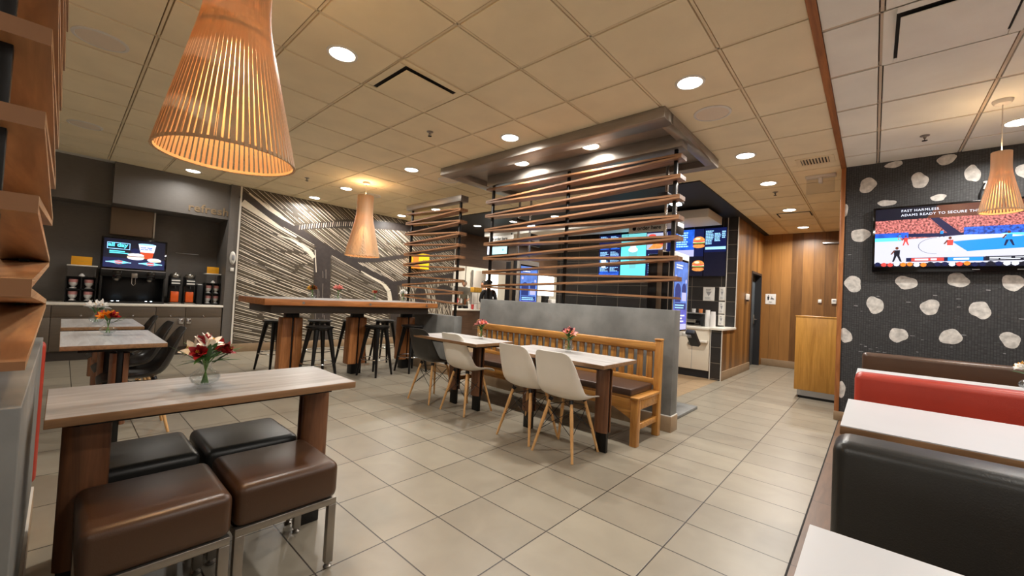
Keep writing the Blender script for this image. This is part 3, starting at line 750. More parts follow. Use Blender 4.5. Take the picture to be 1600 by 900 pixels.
def birch():
    m, nt, b, N, L = new_mat('birch_veneer')
    v = coords(N, L, (20, 20, 1.5)); nz = N.new('ShaderNodeTexNoise'); nz.inputs['Scale'].default_value = 2.; L.new(v, nz.inputs['Vector'])
    rp = N.new('ShaderNodeValToRGB'); rp.color_ramp.elements[0].color = lin((204, 172, 134)); rp.color_ramp.elements[1].color = lin((226, 198, 160)); L.new(nz.outputs['Fac'], rp.inputs['Fac'])
    L.new(rp.outputs['Color'], b.inputs['Base Color']); b.inputs['Roughness'].default_value = .5
    tr = N.new('ShaderNodeBsdfTranslucent'); tr.inputs['Color'].default_value = lin((236, 196, 150))
    ms = N.new('ShaderNodeMixShader'); ms.inputs[0].default_value = .12
    out = [n for n in N if n.type == 'OUTPUT_MATERIAL'][0]
    L.new(b.outputs[0], ms.inputs[1]); L.new(tr.outputs[0], ms.inputs[2]); L.new(ms.outputs[0], out.inputs['Surface'])
    return m
M['birch'] = birch()
G = 'slatted birch pendant lamps'
pendant(.42, 1.95, 1.69, .24, .87, 72, .0125, 'large birch slat pendant hanging nearest over the table with leather cubes', 17., G)
pendant(3.12, 6.0, 1.722, .262, .955, 72, .0135, 'birch slat pendant hanging over the communal high table', 14., G)
pendant(4.72, -.70, 2.035, .118, .46, 40, .0108, 'small birch slat pendant hanging in front of the television', 8., G)

# ================================================================== FURNITURE
def sandwich_leg(t, x, y, top, w=.115, d=.085, along='x', wmat='legwood', foot=.16):
    """two curved veneer panels on a black steel core with black foot"""
    leg = MB()
    a, c = (w * .42, d * .2) if along == 'x' else (d * .2, w * .42)
    leg.box(x - a, x + a, y - c, y + c, 0, top)
    o = leg.build('leg', M['steelblack'], t, bevel=.004)
    for s in (-1, 1):
        pts = [(-w / 2, 0), (-w / 2, .012), (-w / 2 + .010, .024), (-w / 4, .032), (0, .035), (w / 4, .032), (w / 2 - .010, .024), (w / 2, .012), (w / 2, 0)]
        pl = [(u, s * (d * .2 + v)) for u, v in pts]
        if s < 0: pl = pl[::-1]
        pl = [(x + u, y + v) if along == 'x' else (x + v, y + u) for u, v in pl]
        MB().prism(pl, foot, top - .035, axis='z').build('leg_panel', M[wmat], o, smooth=True)
    return o
def cafe_table(label, x0, x1, y0, y1, legs, z=.74, along='x', group=None, legalong='x', lw=.115, ld=.085):
    cx, cy = (x0 + x1) / 2, (y0 + y1) / 2
    t = thing('cafe_table', label, 'table', (cx, cy, 0), 0, group)
    MB().box(x0 - cx, x1 - cx, y0 - cy, y1 - cy, z - .03, z - .001).build('table_edge', M['tableedge' + ('y' if along == 'y' else '')], t, bevel=.002)
    MB().box(x0 - cx + .002, x1 - cx - .002, y0 - cy + .002, y1 - cy - .002, z - .001, z).build('table_top', M['tabletop' + ('y' if along == 'y' else '')], t)
    MB().box(x0 - cx + .08, x1 - cx - .08, y0 - cy + .08, y1 - cy - .08, z - .055, z - .03).build('under_frame', M['steelblack'], t)
    for lx, ly in legs: sandwich_leg(t, lx - cx, ly - cy, z - .045, lw, ld, legalong)
    return t
G = 'pale grey wood cafe tables'
cafe_table('pale grey wood table with the leather cube stools around it', -.015, .99, 1.888, 2.395, [(.09, 2.115), (.89, 2.115)], group=G, lw=.125, ld=.075)
cafe_table('pale grey table with the orange flowers and black shell chairs', .01, .53, 3.77, 4.78, [(.30, 3.97), (.27, 4.6)], along='y', group=G, legalong='y')
cafe_table('pale grey table with white flowers nearest to the drinks alcove', .012, .545, 5.15, 6.15, [(.27, 5.34), (.27, 6.03)], along='y', group=G, legalong='y')
cafe_table('pale grey table in front of bench end with two white shell chairs', 2.61, 3.15, 1.425, 2.50, [(2.95, 1.60), (2.95, 2.36)], along='y', group=G, legalong='y')
cafe_table('pale grey table at bench with one white and one black shell chair', 2.61, 3.14, 2.76, 3.76, [(2.95, 3.07), (2.95, 3.43)], along='y', group=G, legalong='y')

# ---- moulded shell chairs on dowel legs
ST = [(.226, .405, .170, .0), (.205, .427, .192, .004), (.12, .436, .206, .026), (.02, .428, .212, .042), (-.07, .428, .214, .055), (-.135, .449, .213, .066), (-.178, .505, .209, .068),
      (-.205, .59, .198, .055), (-.228, .67, .186, .042), (-.248, .735, .172, .03), (-.262, .778, .156, .018), (-.269, .800, .134, .008), (-.272, .808, .10, .0)]
def shell_chair(label, x, y, rz, shell, group):
    t = thing('shell_chair', label, 'chair', (x, y, 0), rz, group)
    b = MB(); nu = 15
    vs = []
    for i, (px, pz, w, c) in enumerate(ST):
        a = ST[max(0, i - 1)]; d = ST[min(len(ST) - 1, i + 1)]
        tx, tz = d[0] - a[0], d[1] - a[1]; k = math.hypot(tx, tz); nx, nz = tz / k, -tx / k
        for j in range(nu):
            u = -1 + 2 * j / (nu - 1); q = c * abs(u) ** 2.6
            vs.append((px + nx * q, w * math.sin(u * PI / 2 * .92) / math.sin(PI / 2 * .92), pz + nz * q))
    fs = [(i * nu + j, i * nu + j + 1, (i + 1) * nu + j + 1, (i + 1) * nu + j) for i in range(len(ST) - 1) for j in range(nu - 1)]
    b.add(vs, fs); b.build('shell', shell, t, smooth=True, sub=1, solid=.007)
    tops = [(.10, .10), (.10, -.10), (-.10, .10), (-.10, -.10)]; feet = [(.185, .19), (.185, -.19), (-.19, .185), (-.19, -.185)]
    for (ax, ay), (fx, fy) in zip(tops, feet):
        MB().path([(ax, ay, .405), (ax + (fx - ax) * .25, ay + (fy - ay) * .25, .30), (fx, fy, 0)], [.0115, .0145, .0095], 10).build('leg', M['beech'], t, smooth=True)
        MB().tube((ax, ay, .40), (ax * .9, ay * .9, .425), .016, .02, 10).build('mount', M['wire'], t, smooth=True)
    def at(i, f): (ax, ay), (fx, fy) = tops[i], feet[i]; return (ax + (fx - ax) * f, ay + (fy - ay) * f, .405 * (1 - f))
    b = MB()
    for i, j in ((0, 1), (1, 3), (3, 2), (2, 0)):
        b.tube(at(i, .12), at(j, .58), .0028, n=6); b.tube(at(j, .12), at(i, .58), .0028, n=6)
    for i in range(4): b.tube(at(i, .1), (0, 0, .39), .003, n=6)
    b.build('wire_brace', M['wire'], t, smooth=True)
    return t
GW, GB = 'white shell chairs', 'black shell chairs'
c1 = shell_chair('white shell chair nearest the open end of the bench', 2.735, 1.80, .02, M['whiteshell'], GW)
dup(c1, (2.775, 2.225, 0), 'white shell chair second from the open end of the bench', -.03, GW)
dup(c1, (2.875, 3.14, 0), 'white shell chair beside the black shell chair', .0, GW)
b1 = shell_chair('black shell chair at bench table beside the farthest white chair', 2.86, 3.70, .03, M['blackshell'], GB)
dup(b1, (.43, 4.29, 0), 'black shell chair tucked under the table with orange flowers', PI - .02, GB)
dup(b1, (.43, 4.87, 0), 'black shell chair standing between the two pale tables by the drinks alcove', PI + .03, GB)
dup(b1, (.42, 5.68, 0), 'black shell chair tucked under the table with white flowers', PI, GB)

# ---- leather cube stools
def cube_stool(label, x, y, leather):
    t = thing('cube_stool', label, 'stool', (x, y, 0), 0, 'leather cube stools')
    s = .19; b = MB()
    b.box(-s, s, -s - .005, s + .005, .295, .45)
    b.build('cushion', leather, t, bevel=.032, seg=4)
    f = MB()
    for q in (-1, 1):
        y0, y1 = sorted((q * (s - .002), q * (s - .03)))
        f.box(-s + .004, s - .004, y0, y1, .268, .296)
        x0, x1 = sorted((q * (s - .004), q * (s - .032))); f.box(x0, x1, -s + .03, s - .03, .268, .296)
    f.build('frame', M['nickel'], t, bevel=.002)
    for sx in (-1, 1):
        for sy in (-1, 1):
            x0, x1 = sorted((sx * (s - .004), sx * (s - .036))); y0, y1 = sorted((sy * (s - .002), sy * (s - .03)))
            l = MB().box(x0, x1, y0, y1, .022, .268).build('leg', M['nickel'], t, bevel=.002)
            MB().lathe([(.016, 0), (.017, .006), (.008, .012), (.007, .024)], 14, ((x0 + x1) / 2, (y0 + y1) / 2, 0)).build('glide', M['nickel'], l, smooth=True)
cube_stool('brown leather cube stool with its whole front frame leg showing, right of the pair', .652, 1.893, M['brownleather'])
cube_stool('brown leather cube stool in front of the left table leg', .258, 1.862, M['brownleather'])
cube_stool('black leather cube stool against the right table leg', .652, 2.345, M['blackleather'])
cube_stool('black leather cube stool half hidden behind the brown stool and left leg', .256, 2.36, M['blackleather'])

# ---- communal high table
t = thing('high_table', 'long communal high table with orange wood edge and three chunky legs', 'table', (2.69, 5.5, 0))
hx, hy, hz = 1.19, .5, 1.045
MB().box(-hx, hx, -hy, hy, hz - .075, hz - .002).build('wood_edge', M['barwood'], t, bevel=.006)
MB().box(-hx + .012, hx - .012, -hy + .012, hy - .012, hz - .002, hz).build('table_top', M['tabletop'], t)
MB().box(-hx + .10, hx - .10, -hy + .10, hy - .10, hz - .17, hz - .075).build('apron', M['darkapron'], t, bevel=.003)
for x in (-.70, .15, 1.06):
    c = MB().lathe([(.0, 0), (.013, 0), (.016, -.004), (.0, -.004)], 14, (x - .08, -hy, hz - .04), axis='y').build('screw_cap', M['nickel'], t, smooth=True)
for lx in (-.715, .165, .99):
    leg = MB().box(lx - .075, lx + .075, .03 - .06, .03 + .06, 0, hz - .17).build('leg', M['steelblack'], t, bevel=.004)
    for s in (-1, 1):
        x0, x1 = (lx - .125, lx - .012) if s < 0 else (lx + .012, lx + .115)
        MB().hexa([(x0 - (.012 if s < 0 else 0), -.05, .14), (x1 + (.012 if s > 0 else 0), -.05, .14), (x1 + (.012 if s > 0 else 0), .11, .14), (x0 - (.012 if s < 0 else 0), .11, .14), (x0, -.05, .80), (x1, -.05, .80), (x1, .11, .80), (x0, .11, .80)]).build('leg_block', M['barleg'], leg, bevel=.012, seg=3)

def bar_stool(label, x, y, rz):
    t = thing('bar_stool', label, 'bar stool', (x, y, 0), rz, 'black bar stools')
    MB().lathe([(0, .672), (.155, .672), (.168, .68), (.17, .692), (.164, .70), (.14, .698), (0, .692)], 36).build('seat', M['steelblack'], t, smooth=True)
    MB().lathe([(.12, .672), (.118, .652), (.0, .652)], 28).build('seat_plate', M['steelblack'], t)
    for k in range(4):
        a = PI / 4 + k * PI / 2; c, s = math.cos(a), math.sin(a)
        MB().path([(c * .115, s * .115, .675), (c * .17, s * .17, .40), (c * .235, s * .235, 0)], [.034, .024, .014], 8).build('leg', M['steelblack'], t, smooth=True)
    MB().path([(.197 * math.cos(q * PI / 18), .197 * math.sin(q * PI / 18), .235) for q in range(36)], .007, 8, closed=True).build('foot_ring', M['chrome'], t, smooth=True)
    return t
s0 = bar_stool('black bar stool on the near side, in front of the leftmost high table leg', 2.235, 5.28, .1)
dup(s0, (3.02, 5.25, 0), 'black bar stool on the near side, right of the middle high table leg', .35)
dup(s0, (3.60, 5.22, 0), 'black bar stool on the near side, by the leg nearest the divider', .1)
dup(s0, (2.07, 6.35, 0), 'black bar stool standing left of the leftmost high table leg, mural side', .3)
dup(s0, (2.66, 6.3, 0), 'black bar stool on the mural side, second from the drinks alcove', .1)
dup(s0, (3.19, 6.3, 0), 'black bar stool on the mural side, third from the drinks alcove', .2)
dup(s0, (3.76, 6.28, 0), 'black bar stool on the mural side, closest to the shorter divider', .5)

# ---- slatted oak bench
t = thing('slat_bench', 'golden oak bench with vertical slat back and brown seat pad', 'bench', (3.50, 2.665, 0))
y0, y1 = -1.225, 1.225
for sgn, yy in ((-1, y0), (1, y1)):
    a, c = sorted((yy, yy - sgn * .062))
    MB().box(-.26, -.195, a, c, 0, .385).build('front_leg', M['oakz'], t, bevel=.006)
    b = MB().box(.19, .248, a, c, 0, .865); b.build('rear_post', M['oakz'], t, bevel=.006)
    MB().box(.185, .253, a - .004, c + .004, .865, .885).build('post_cap', M['oakz'], t, bevel=.007)
    MB().box(-.265, .192, a - .004, c + .004, .385, .41).build('side_cap', M['oakbench'], t, bevel=.004)
    MB().box(-.195, .19, a + .01, c - .01, .30, .385).build('side_rail', M['oakbench'], t, bevel=.004)
    MB().box(-.195, .19, a + .014, c - .014, .13, .18).build('side_stretcher', M['oakbench'], t, bevel=.004)
    yb = yy - sgn * .062
    MB().prism([(yb, .22), (yb, .31), (yb - sgn * .2, .31)][::sgn], -.245, -.21, axis='x').build('bracket', M['oakbench'], t, bevel=.003)
MB().box(-.25, -.205, y0 + .05, y1 - .05, .30, .39).build('front_rail', M['oakbench'], t, bevel=.004)
MB().box(.195, .235, y0 + .05, y1 - .05, .31, .40).build('rear_rail', M['oakbench'], t, bevel=.004)
MB().box(.188, .24, y0 + .05, y1 - .05, .765, .845).build('top_rail', M['oakbench'], t, bevel=.008)
MB().box(.192, .236, y0 + .05, y1 - .05, .455, .515).build('lower_rail', M['oakbench'], t, bevel=.005)
n = 25
for k in range(n):
    yy = y0 + .115 + k * (y1 - y0 - .23) / (n - 1)
    MB().box(.205, .225, yy - .0275, yy + .0275, .51, .77).build('back_slat', M['oakz'], t, bevel=.002)
MB().box(-.245, .19, y0 + .055, y1 - .055, .392, .412).build('seat_board', M['oakbench'], t)
MB().box(-.25, .185, y0 + .066, y1 - .066, .412, .472).build('seat_pad', M['cushion'], t, bevel=.012, seg=3)

# ---- booths and their tables
def booth(label, x, yl, yr, leather, seats=(1, 1)):
    t = thing('booth_bench', label, 'booth seat', (x, 0, 0), 0, 'upholstered booth seats')
    MB().box(-.075, .075, yr, yl, .10, .855).build('backrest', leather, t, bevel=.035, seg=5)
    MB().box(-.06, .06, yr + .01, yl - .02, 0, .10).build('plinth', M['steelblack'], t)
    for s, on in zip((-1, 1), seats):
        if not on: continue
        a, c = sorted((s * .076, s * .50))
        MB().box(a, c, yr, yl - .01, .33, .455).build('seat_cushion', leather, t, bevel=.03, seg=4)
        a, c = sorted((s * .076, s * .46))
        MB().box(a, c, yr + .02, yl - .03, 0, .33).build('seat_base', M['tableedgey'], t)
booth('black leatherette booth seat nearest of the row, between two white tables', 1.475, .075, -1.5, M['blackleather'], (0, 1))
booth('bright red leatherette booth seat in the middle of the row', 3.235, .075, -1.5, M['redleather'])
booth('chocolate brown leatherette booth seat farthest of the row by the stone wallpaper', 5.06, .07, -1.5, M['chocleather'])
def booth_table(label, x0, x1, yl=.092, yr=-1.25):
    cx, cy = (x0 + x1) / 2, (yl + yr) / 2
    t = thing('booth_table', label, 'table', (cx, cy, 0), 0, 'white booth tables')
    MB().box(x0 - cx, x1 - cx, yr - cy, yl - cy, .705, .738).build('table_edge', M['tableedgey'], t, bevel=.002)
    MB().box(x0 - cx + .001, x1 - cx - .001, yr - cy, yl - cy - .001, .738, .742).build('table_top', M['tabwhite'], t)
    for s in (-1, 1):
        l = MB().box(-.045, .045, s * .42 - .045, s * .42 + .045, .02, .705).build('leg', M['steelblack'], t, bevel=.004)
        MB().box(-.24, .24, s * .42 - .04, s * .42 + .04, 0, .02).build('foot', M['steelblack'], l, bevel=.004)
booth_table('white laminate booth table nearest, in front of the black booth back', .37, 1.09)
booth_table('white laminate booth table between the black and the red booth backs', 2.15, 2.865)
booth_table('white laminate booth table showing as a strip behind the red booth', 3.90, 4.615)
t = thing('booth_bench', 'red leatherette seat end peeking out past the nearest plywood divider', 'booth seat', (-.66, 3.26, 0), 0, 'upholstered booth seats')
MB().box(-.64, .622, -.06, .06, .10, .835).build('backrest', M['redleather'], t, bevel=.03, seg=4)
MB().box(-.62, .60, -.05, .05, 0, .10).build('plinth', M['steelblack'], t)
MB().box(-.64, .60, .062, .46, .33, .45).build('seat_cushion', M['redleather'], t, bevel=.03, seg=4)
MB().box(-.62, .58, .062, .42, 0, .33).build('seat_base', M['tableedge'], t)

# ---- oak waste cabinet
t = thing('waste_cabinet', 'tall yellow oak cabinet on a metal plinth beside the stone wallpaper wall', 'cabinet', (7.3, .46, 0))
MB().box(-.30, .30, -.36, .36, .115, 1.135).build('body', M['oakcab'], t, bevel=.003)
MB().box(-.305, .305, -.365, .365, 1.135, 1.155).build('top', M['oakcab'], t, bevel=.003)
MB().box(-.28, .28, -.34, .325, .035, .115).build('plinth', M['alu'], t)
MB().box(-.27, .27, -.33, .315, 0, .035).build('base', M['steelblack'], t)

# ================================================================== FLOWERS
def rotm(v): return Vector((0, 0, 1)).rotation_difference(Vector(v).normalized()).to_matrix()
def petal_mesh(b, c, d, n, ln, w, open_, m, curl=.35, phase=0., inner=True):
    """a trumpet bloom of n petals about axis d"""
    Rm = rotm(d); c = Vector(c)
    for k in range(n):
        a = 2 * PI * k / n + phase; rows = []
        for i in range(6):
            f = i / 5; rr = .004 + open_ * ln * (f ** 1.35); z = ln * (f * (1 - curl * f * f))
            ww = w * math.sin(PI * (.14 + .86 * f) ** 1.0) * (1 - .15 * f) + .0012
            row = []
            for u in (-1, 0, 1):
                off = u * ww; r2 = rr - (abs(u) * -.002)
                row.append(c + Rm @ Vector((r2 * math.cos(a) - off * math.sin(a), r2 * math.sin(a) + off * math.cos(a), z + abs(u) * .003)))
            rows.append(row)
        vs = [p for r in rows for p in r]
        b.add(vs, [(i * 3 + j, i * 3 + j + 1, (i + 1) * 3 + j + 1, (i + 1) * 3 + j) for i in range(5) for j in range(2)], m)
def leaf(b, p0, d, ln, w, m=0, droop=.25):
    p = Vector(p0); d = Vector(d).normalized(); side = d.cross(Vector((0, 0, 1)));
    side = side.normalized() if side.length > 1e-3 else Vector((1, 0, 0))
    vs = []
    for i in range(6):
        f = i / 5; q = p + d * ln * f + Vector((0, 0, -droop * ln * f * f)); ww = w * math.sin(PI * min(1, .12 + .88 * f))
        vs += [q - side * ww, q + Vector((0, 0, -.15 * ww)), q + side * ww]
    b.add(vs, [(i * 3 + j, i * 3 + j + 1, (i + 1) * 3 + j + 1, (i + 1) * 3 + j) for i in range(5) for j in range(2)], m)
def bouquet(label, x, y, z, blooms, spread=.09, hmin=.16, hmax=.23, vs=1., seed=1, leaves=12, big=.036):
    rnd = random.Random(seed)
    t = thing('flower_vase', label, 'vase of flowers', (x, y, z), 0, 'small glass vases with cut flowers')
    pr = [(.022, .0), (.026, .004), (.02, .010), (.022, .014), (.044, .028), (.052, .045), (.047, .062), (.028, .078), (.019, .088), (.018, .098), (.024, .108), (.0225, .108), (.0165, .098), (.0172, .088), (.026, .077), (.0445, .061), (.0492, .045), (.042, .03), (.02, .0165), (.0, .016)]
    MB().lathe([(r * vs, h * vs) for r, h in pr], 32).build('glass_vase', M['glass'], t, smooth=True)
    wp = [(.0, .0168), (.0195, .0172), (.0415, .0304), (.0486, .0452), (.0470, .052), (.0, .052)]
    MB().lathe([(r * vs, h * vs) for r, h in wp], 24).build('water', M['water'], t, smooth=True)
    n = len(blooms)
    for i, (mk, kind) in enumerate(blooms):
        a = 2 * PI * i / n + rnd.uniform(-.3, .3); q = (.25 if i % 3 == 0 else .8) * spread * rnd.uniform(.8, 1.1)
        tip = Vector((q * math.cos(a), q * math.sin(a), hmin + (hmax - hmin) * (1 - q / spread * .75) * rnd.uniform(.85, 1.05)))
        base = Vector((-.012 * math.cos(a), -.012 * math.sin(a), .022)) * vs; neck = Vector((.008 * math.cos(a), .008 * math.sin(a), .1 * vs))
        ln = big * rnd.uniform(.95, 1.2) * (1.65 if kind == 'lily' else 1.25)
        ax = (tip - neck).normalized() + Vector((.5 * math.cos(a), .5 * math.sin(a), -.1)) * .8
        ax = ax.normalized(); root = tip - ax * ln * .8
        MB().path([base, neck, (neck + root) / 2 + Vector((0, 0, .008)), root], .0022, 6).build('stem', M['stem'], t, smooth=True)
        b = MB()
        if kind == 'lily':
            petal_mesh(b, root, ax, 6, ln, .015, .8, 0, .3, rnd.uniform(0, 6))
        elif kind == 'rose':
            petal_mesh(b, root, ax, 7, ln, .013, .6, 0, .2, 0); petal_mesh(b, root + ax * .004, ax, 5, ln * .85, .011, .4, 0, .1, .4); petal_mesh(b, root + ax * .006, ax, 4, ln * .8, .009, .2, 0, .0, .8)
        else:
            petal_mesh(b, root, ax, 3, ln, .014, .62, 0, .22, 0); petal_mesh(b, root, ax, 3, ln * .95, .011, .5, 0, .2, PI / 3)
            for s in (-1, 1):
                ax2 = (ax + Vector((s * .5 * math.sin(a), -s * .5 * math.cos(a), .25))).normalized()
                petal_mesh(b, root, ax2, 5, ln * .8, .011, .4, 0, .15, .3)
        fo = b.build('flower', M[mk], t, smooth=True, fix=False)
        c = MB()
        for k in range(4):
            Rm = rotm(ax); e = root + Rm @ Vector((.004 * math.cos(k * 1.57), .004 * math.sin(k * 1.57), ln * .72))
            c.tube(root + ax * .004, e, .0007, .0007, 5); c.tube(e, e + ax * .004, .0016, .0014, 5)
        c.build('stamen', M['anther'], fo, fix=False)
    b = MB()
    for k in range(leaves):
        a = rnd.uniform(0, 2 * PI); el = rnd.uniform(.1, 1.1); q = rnd.uniform(.0, .3) * spread
        p0 = (q * math.cos(a), q * math.sin(a), rnd.uniform(.095, .15) * vs)
        leaf(b, p0, (math.cos(a), math.sin(a), el), rnd.uniform(.07, .13) * (spread / .09), rnd.uniform(.008, .014), 0, rnd.uniform(.05, .3))
    b.build('foliage', M['leaf'], t, smooth=True, fix=False)
W_, R_ = 'petal_w', 'petal_r'
bouquet('glass vase of white lilies and crimson blooms on the table with leather cubes', .425, 2.10, .74, [(W_, 'lily'), (R_, 'a'), (W_, 'lily'), (R_, 'a'), (W_, 'lily'), (R_, 'a'), (W_, 'lily'), (R_, 'a')], .105, .14, .235, 1.05, 4, 30, .036)
bouquet('glass vase of orange and red blooms on a pale grey table', .255, 4.39, .74, [('petal_o', 'rose'), ('petal_o', 'rose'), (R_, 'rose'), ('petal_o', 'rose'), ('petal_o', 'rose'), (R_, 'a')], .085, .15, .18, 1., 5, 9, .042)
bouquet('glass vase of white blooms on the table nearest the drinks alcove', .233, 5.45, .74, [(W_, 'rose'), (W_, 'lily'), (W_, 'rose'), (W_, 'lily'), (W_, 'rose')], .10, .17, .22, 1., 6, 9, .045)
bouquet('glass vase of plum and pink blooms on the table at the bench end', 3.013, 2.0, .74, [('petal_v', 'a'), ('petal_p', 'a'), ('petal_v', 'a'), ('petal_v', 'a'), ('petal_p', 'a'), ('petal_p', 'lily'), ('petal_v', 'a')], .075, .17, .225, 1., 8, 22, .034)
bouquet('glass vase of salmon and plum blooms on the table beside the black chair', 3.0, 3.10, .74, [('petal_p', 'a'), ('petal_v', 'a'), ('petal_p', 'lily'), ('petal_v', 'a'), ('petal_p', 'a'), ('petal_p', 'a')], .075, .16, .21, 1., 9, 20, .034)
bouquet('glass vase of yellow and rust blooms on the high table, nearest the drinks alcove', 2.17, 5.42, 1.045, [('petal_y', 'rose'), ('petal_b', 'rose'), ('petal_y', 'rose'), ('petal_b', 'rose'), ('petal_b', 'rose')], .075, .13, .17, 1., 10, 5, .04)
bouquet('glass vase of salmon pink lilies on the high table under the far pendant', 2.485, 5.37, 1.045, [('petal_p', 'lily'), ('petal_p', 'lily'), ('petal_p', 'a'), ('petal_p', 'lily'), ('petal_p', 'a')], .08, .15, .19, 1., 11, 10, .038)
bouquet('glass vase of sparse peach buds and leaves on the high table', 3.02, 5.36, 1.045, [('petal_peach', 'a'), ('petal_peach', 'a'), ('petal_r', 'a')], .06, .12, .155, 1., 12, 12, .026)
bouquet('glass vase of white blooms on the high table next to the shorter divider', 3.50, 5.38, 1.045, [(W_, 'rose'), (W_, 'rose'), (W_, 'lily'), (W_, 'rose'), (W_, 'rose')], .08, .12, .19, 1., 13, 7, .036)
bouquet('glass vase of white and yellow blooms on the farthest white booth table', 4.36, -.79, .742, [(W_, 'a'), ('petal_y', 'a'), (W_, 'a'), (W_, 'a'), (W_, 'a'), ('petal_y', 'a')], .08, .14, .22, 1., 14, 9, .03)

# ================================================================== SCREENS (flat pictures laid out in u,v of the screen face)
class Pic:
    """coloured shapes on one flat lit panel; local face looks along -y, u to the right, v up"""
    def __init__(s, w, h): s.w, s.h = w, h; s.b = MB(); s.mats = []; s.k = 0
    def mi(s, m):
        if m not in s.mats: s.mats.append(m)
        return s.mats.index(m)
    def poly(s, pts, m):
        s.k += 1; y = -.00004 * s.k
        s.b.poly([((u - .5) * s.w, y, (v - .5) * s.h) for u, v in pts], s.mi(m)); return s
    def rect(s, u0, u1, v0, v1, m): return s.poly([(u0, v0), (u1, v0), (u1, v1), (u0, v1)], m)
    def disc(s, u, v, ru, rv, m, n=20, a0=0., a1=2 * PI):
        return s.poly([(u + ru * math.cos(a0 + (a1 - a0) * k / n), v + rv * math.sin(a0 + (a1 - a0) * k / n)) for k in range(n + (a1 - a0 < 6.2))], m)
    def lines(s, u0, u1, v0, v1, n, m, rnd, thick=.5, ragged=.5):
        d = (v1 - v0) / n
        for k in range(n):
            x = u0
            e = u1 - (u1 - u0) * rnd.uniform(0, ragged)
            while x < e - .005:
                wl = min(e - x, rnd.uniform(.05, .12)); s.rect(x, x + wl * .85, v0 + d * k + d * .15, v0 + d * k + d * (.15 + thick), m); x += wl
        return s
    def build(s, name, parent, loc=(0, 0, 0), rx=0.):
        o = s.b.build(name, [M[m] for m in s.mats], parent, loc, fix=False); o.rotation_euler = (rx, 0, 0); return o
def burger(p, u, v, r, asp):
    """stacked burger picture: bread, filling, bread"""
    a = r * asp
    p.disc(u, v - a * .55, r, a * .30, 'e_bun'); p.rect(u - r * 1.02, u + r * 1.02, v - a * .34, v - a * .14, 'e_meat'); p.disc(u, v - a * .1, r * 1.06, a * .12, 'e_lettuce')
    p.rect(u - r * .98, u + r * .98, v - a * .06, v + a * .06, 'e_bread'); p.disc(u, v + a * .12, r * 1.02, a * .13, 'e_red')
    p.disc(u, v + a * .18, r, a * .62, 'e_bun', 20, 0, PI); p.disc(u - r * .2, v + a * .5, r * .45, a * .16, 'e_bread')
def framed(t, w, h, d=.04, bez=.012, name='housing', mat='screenoff'):
    MB().box(-w / 2 - bez, w / 2 + bez, .001, d, -h / 2 - bez, h / 2 + bez).build(name, M[mat], t, bevel=.003)

# television
t = thing('television', 'large wall television showing a basketball game', 'television', (5.90, -.645, 2.045), -PI / 2)
TW, TH = 1.30, .625
MB().box(-TW / 2 - .02, TW / 2 + .02, .001, .04, -TH / 2 - .055, TH / 2 + .022).build('bezel', M['screenoff'], t, bevel=.004)
MB().box(-.2, .2, .03, .058, -.15, .15).build('wall_mount', M['steelblack'], t)
for x in (.06, .34): MB().box(x, x + .05, -.0015, .001, -TH / 2 - .035, -TH / 2 - .028).build('maker_mark', M['alu'], t)
p = Pic(TW, TH); rnd = random.Random(3)
p.rect(0, 1, 0, 1, 'e_deep'); p.rect(0, 1, .78, 1, 'e_deep'); p.poly([(.3, .80), (1, .80), (1, 1), (.36, 1)], 'e_brownwall')
p.rect(0, 1, .46, .80, 'e_crowd'); p.poly([(.32, .80), (.37, .80), (.5, .5), (.43, .5)], 'e_navy'); p.rect(.0, .2, .48, .58, 'e_blue'); p.poly([(.2, .5), (.55, .47), (.55, .53), (.2, .56)], 'e_navy')
p.rect(.5, 1, .44, .62, 'e_crowdblue'); p.poly([(.8, .70), (1, .72), (1, .76), (.82, .74)], 'e_cyan')
p.poly([(0, .06), (1, .06), (1, .44), (.5, .50), (0, .44)], 'e_court'); p.rect(0, .16, .44, .50, 'e_cyan')
p.poly([(.44, .40), (.9, .47), (1, .40), (1, .30), (.52, .24)], 'e_courtblue'); p.poly([(.46, .42), (.78, .45), (.72, .49), (.5, .50)], 'e_white'); p.poly([(.68, .50), (1, .38), (1, .44), (.8, .50)], 'e_cyan')
for k in range(14):
    a0 = PI * .5 + PI * k / 14; a1 = PI * .5 + PI * (k + 1) / 14
    p.poly([(.36 + .10 * math.cos(a0), .34 + .13 * math.sin(a0)), (.36 + .10 * math.cos(a1), .34 + .13 * math.sin(a1)), (.36 + .103 * math.cos(a1), .34 + .134 * math.sin(a1)), (.36 + .103 * math.cos(a0), .34 + .134 * math.sin(a0))], 'e_navy')
def player(u, v, s, body, legs):
    p.poly([(u - .012 * s, v), (u + .012 * s, v), (u + .014 * s, v + .07 * s), (u - .014 * s, v + .07 * s)], body); p.disc(u, v + .095 * s, .007 * s, .018 * s, 'e_meat')
    p.poly([(u - .012 * s, v), (u, v), (u - .012 * s, v - .075 * s), (u - .02 * s, v - .075 * s)], legs); p.poly([(u, v), (u + .012 * s, v), (u + .022 * s, v - .075 * s), (u + .014 * s, v - .075 * s)], legs)
    p.poly([(u - .014 * s, v + .07 * s), (u - .028 * s, v + .02 * s), (u - .022 * s, v + .015 * s), (u - .008 * s, v + .06 * s)], 'e_meat')
for a_ in ((.185, .43, .9, 'e_red', 'e_red'), (.43, .34, 1.25, 'e_red', 'e_white'), (.90, .36, 1.4, 'e_red', 'e_white'), (.135, .19, 1.35, 'e_deep', 'e_deep'), (.72, .40, 1.2, 'e_courtblue', 'e_navy'), (.15, .5, .6, 'e_courtblue', 'e_red'), (.385, .53, .7, 'e_courtblue', 'e_navy')): player(*a_)
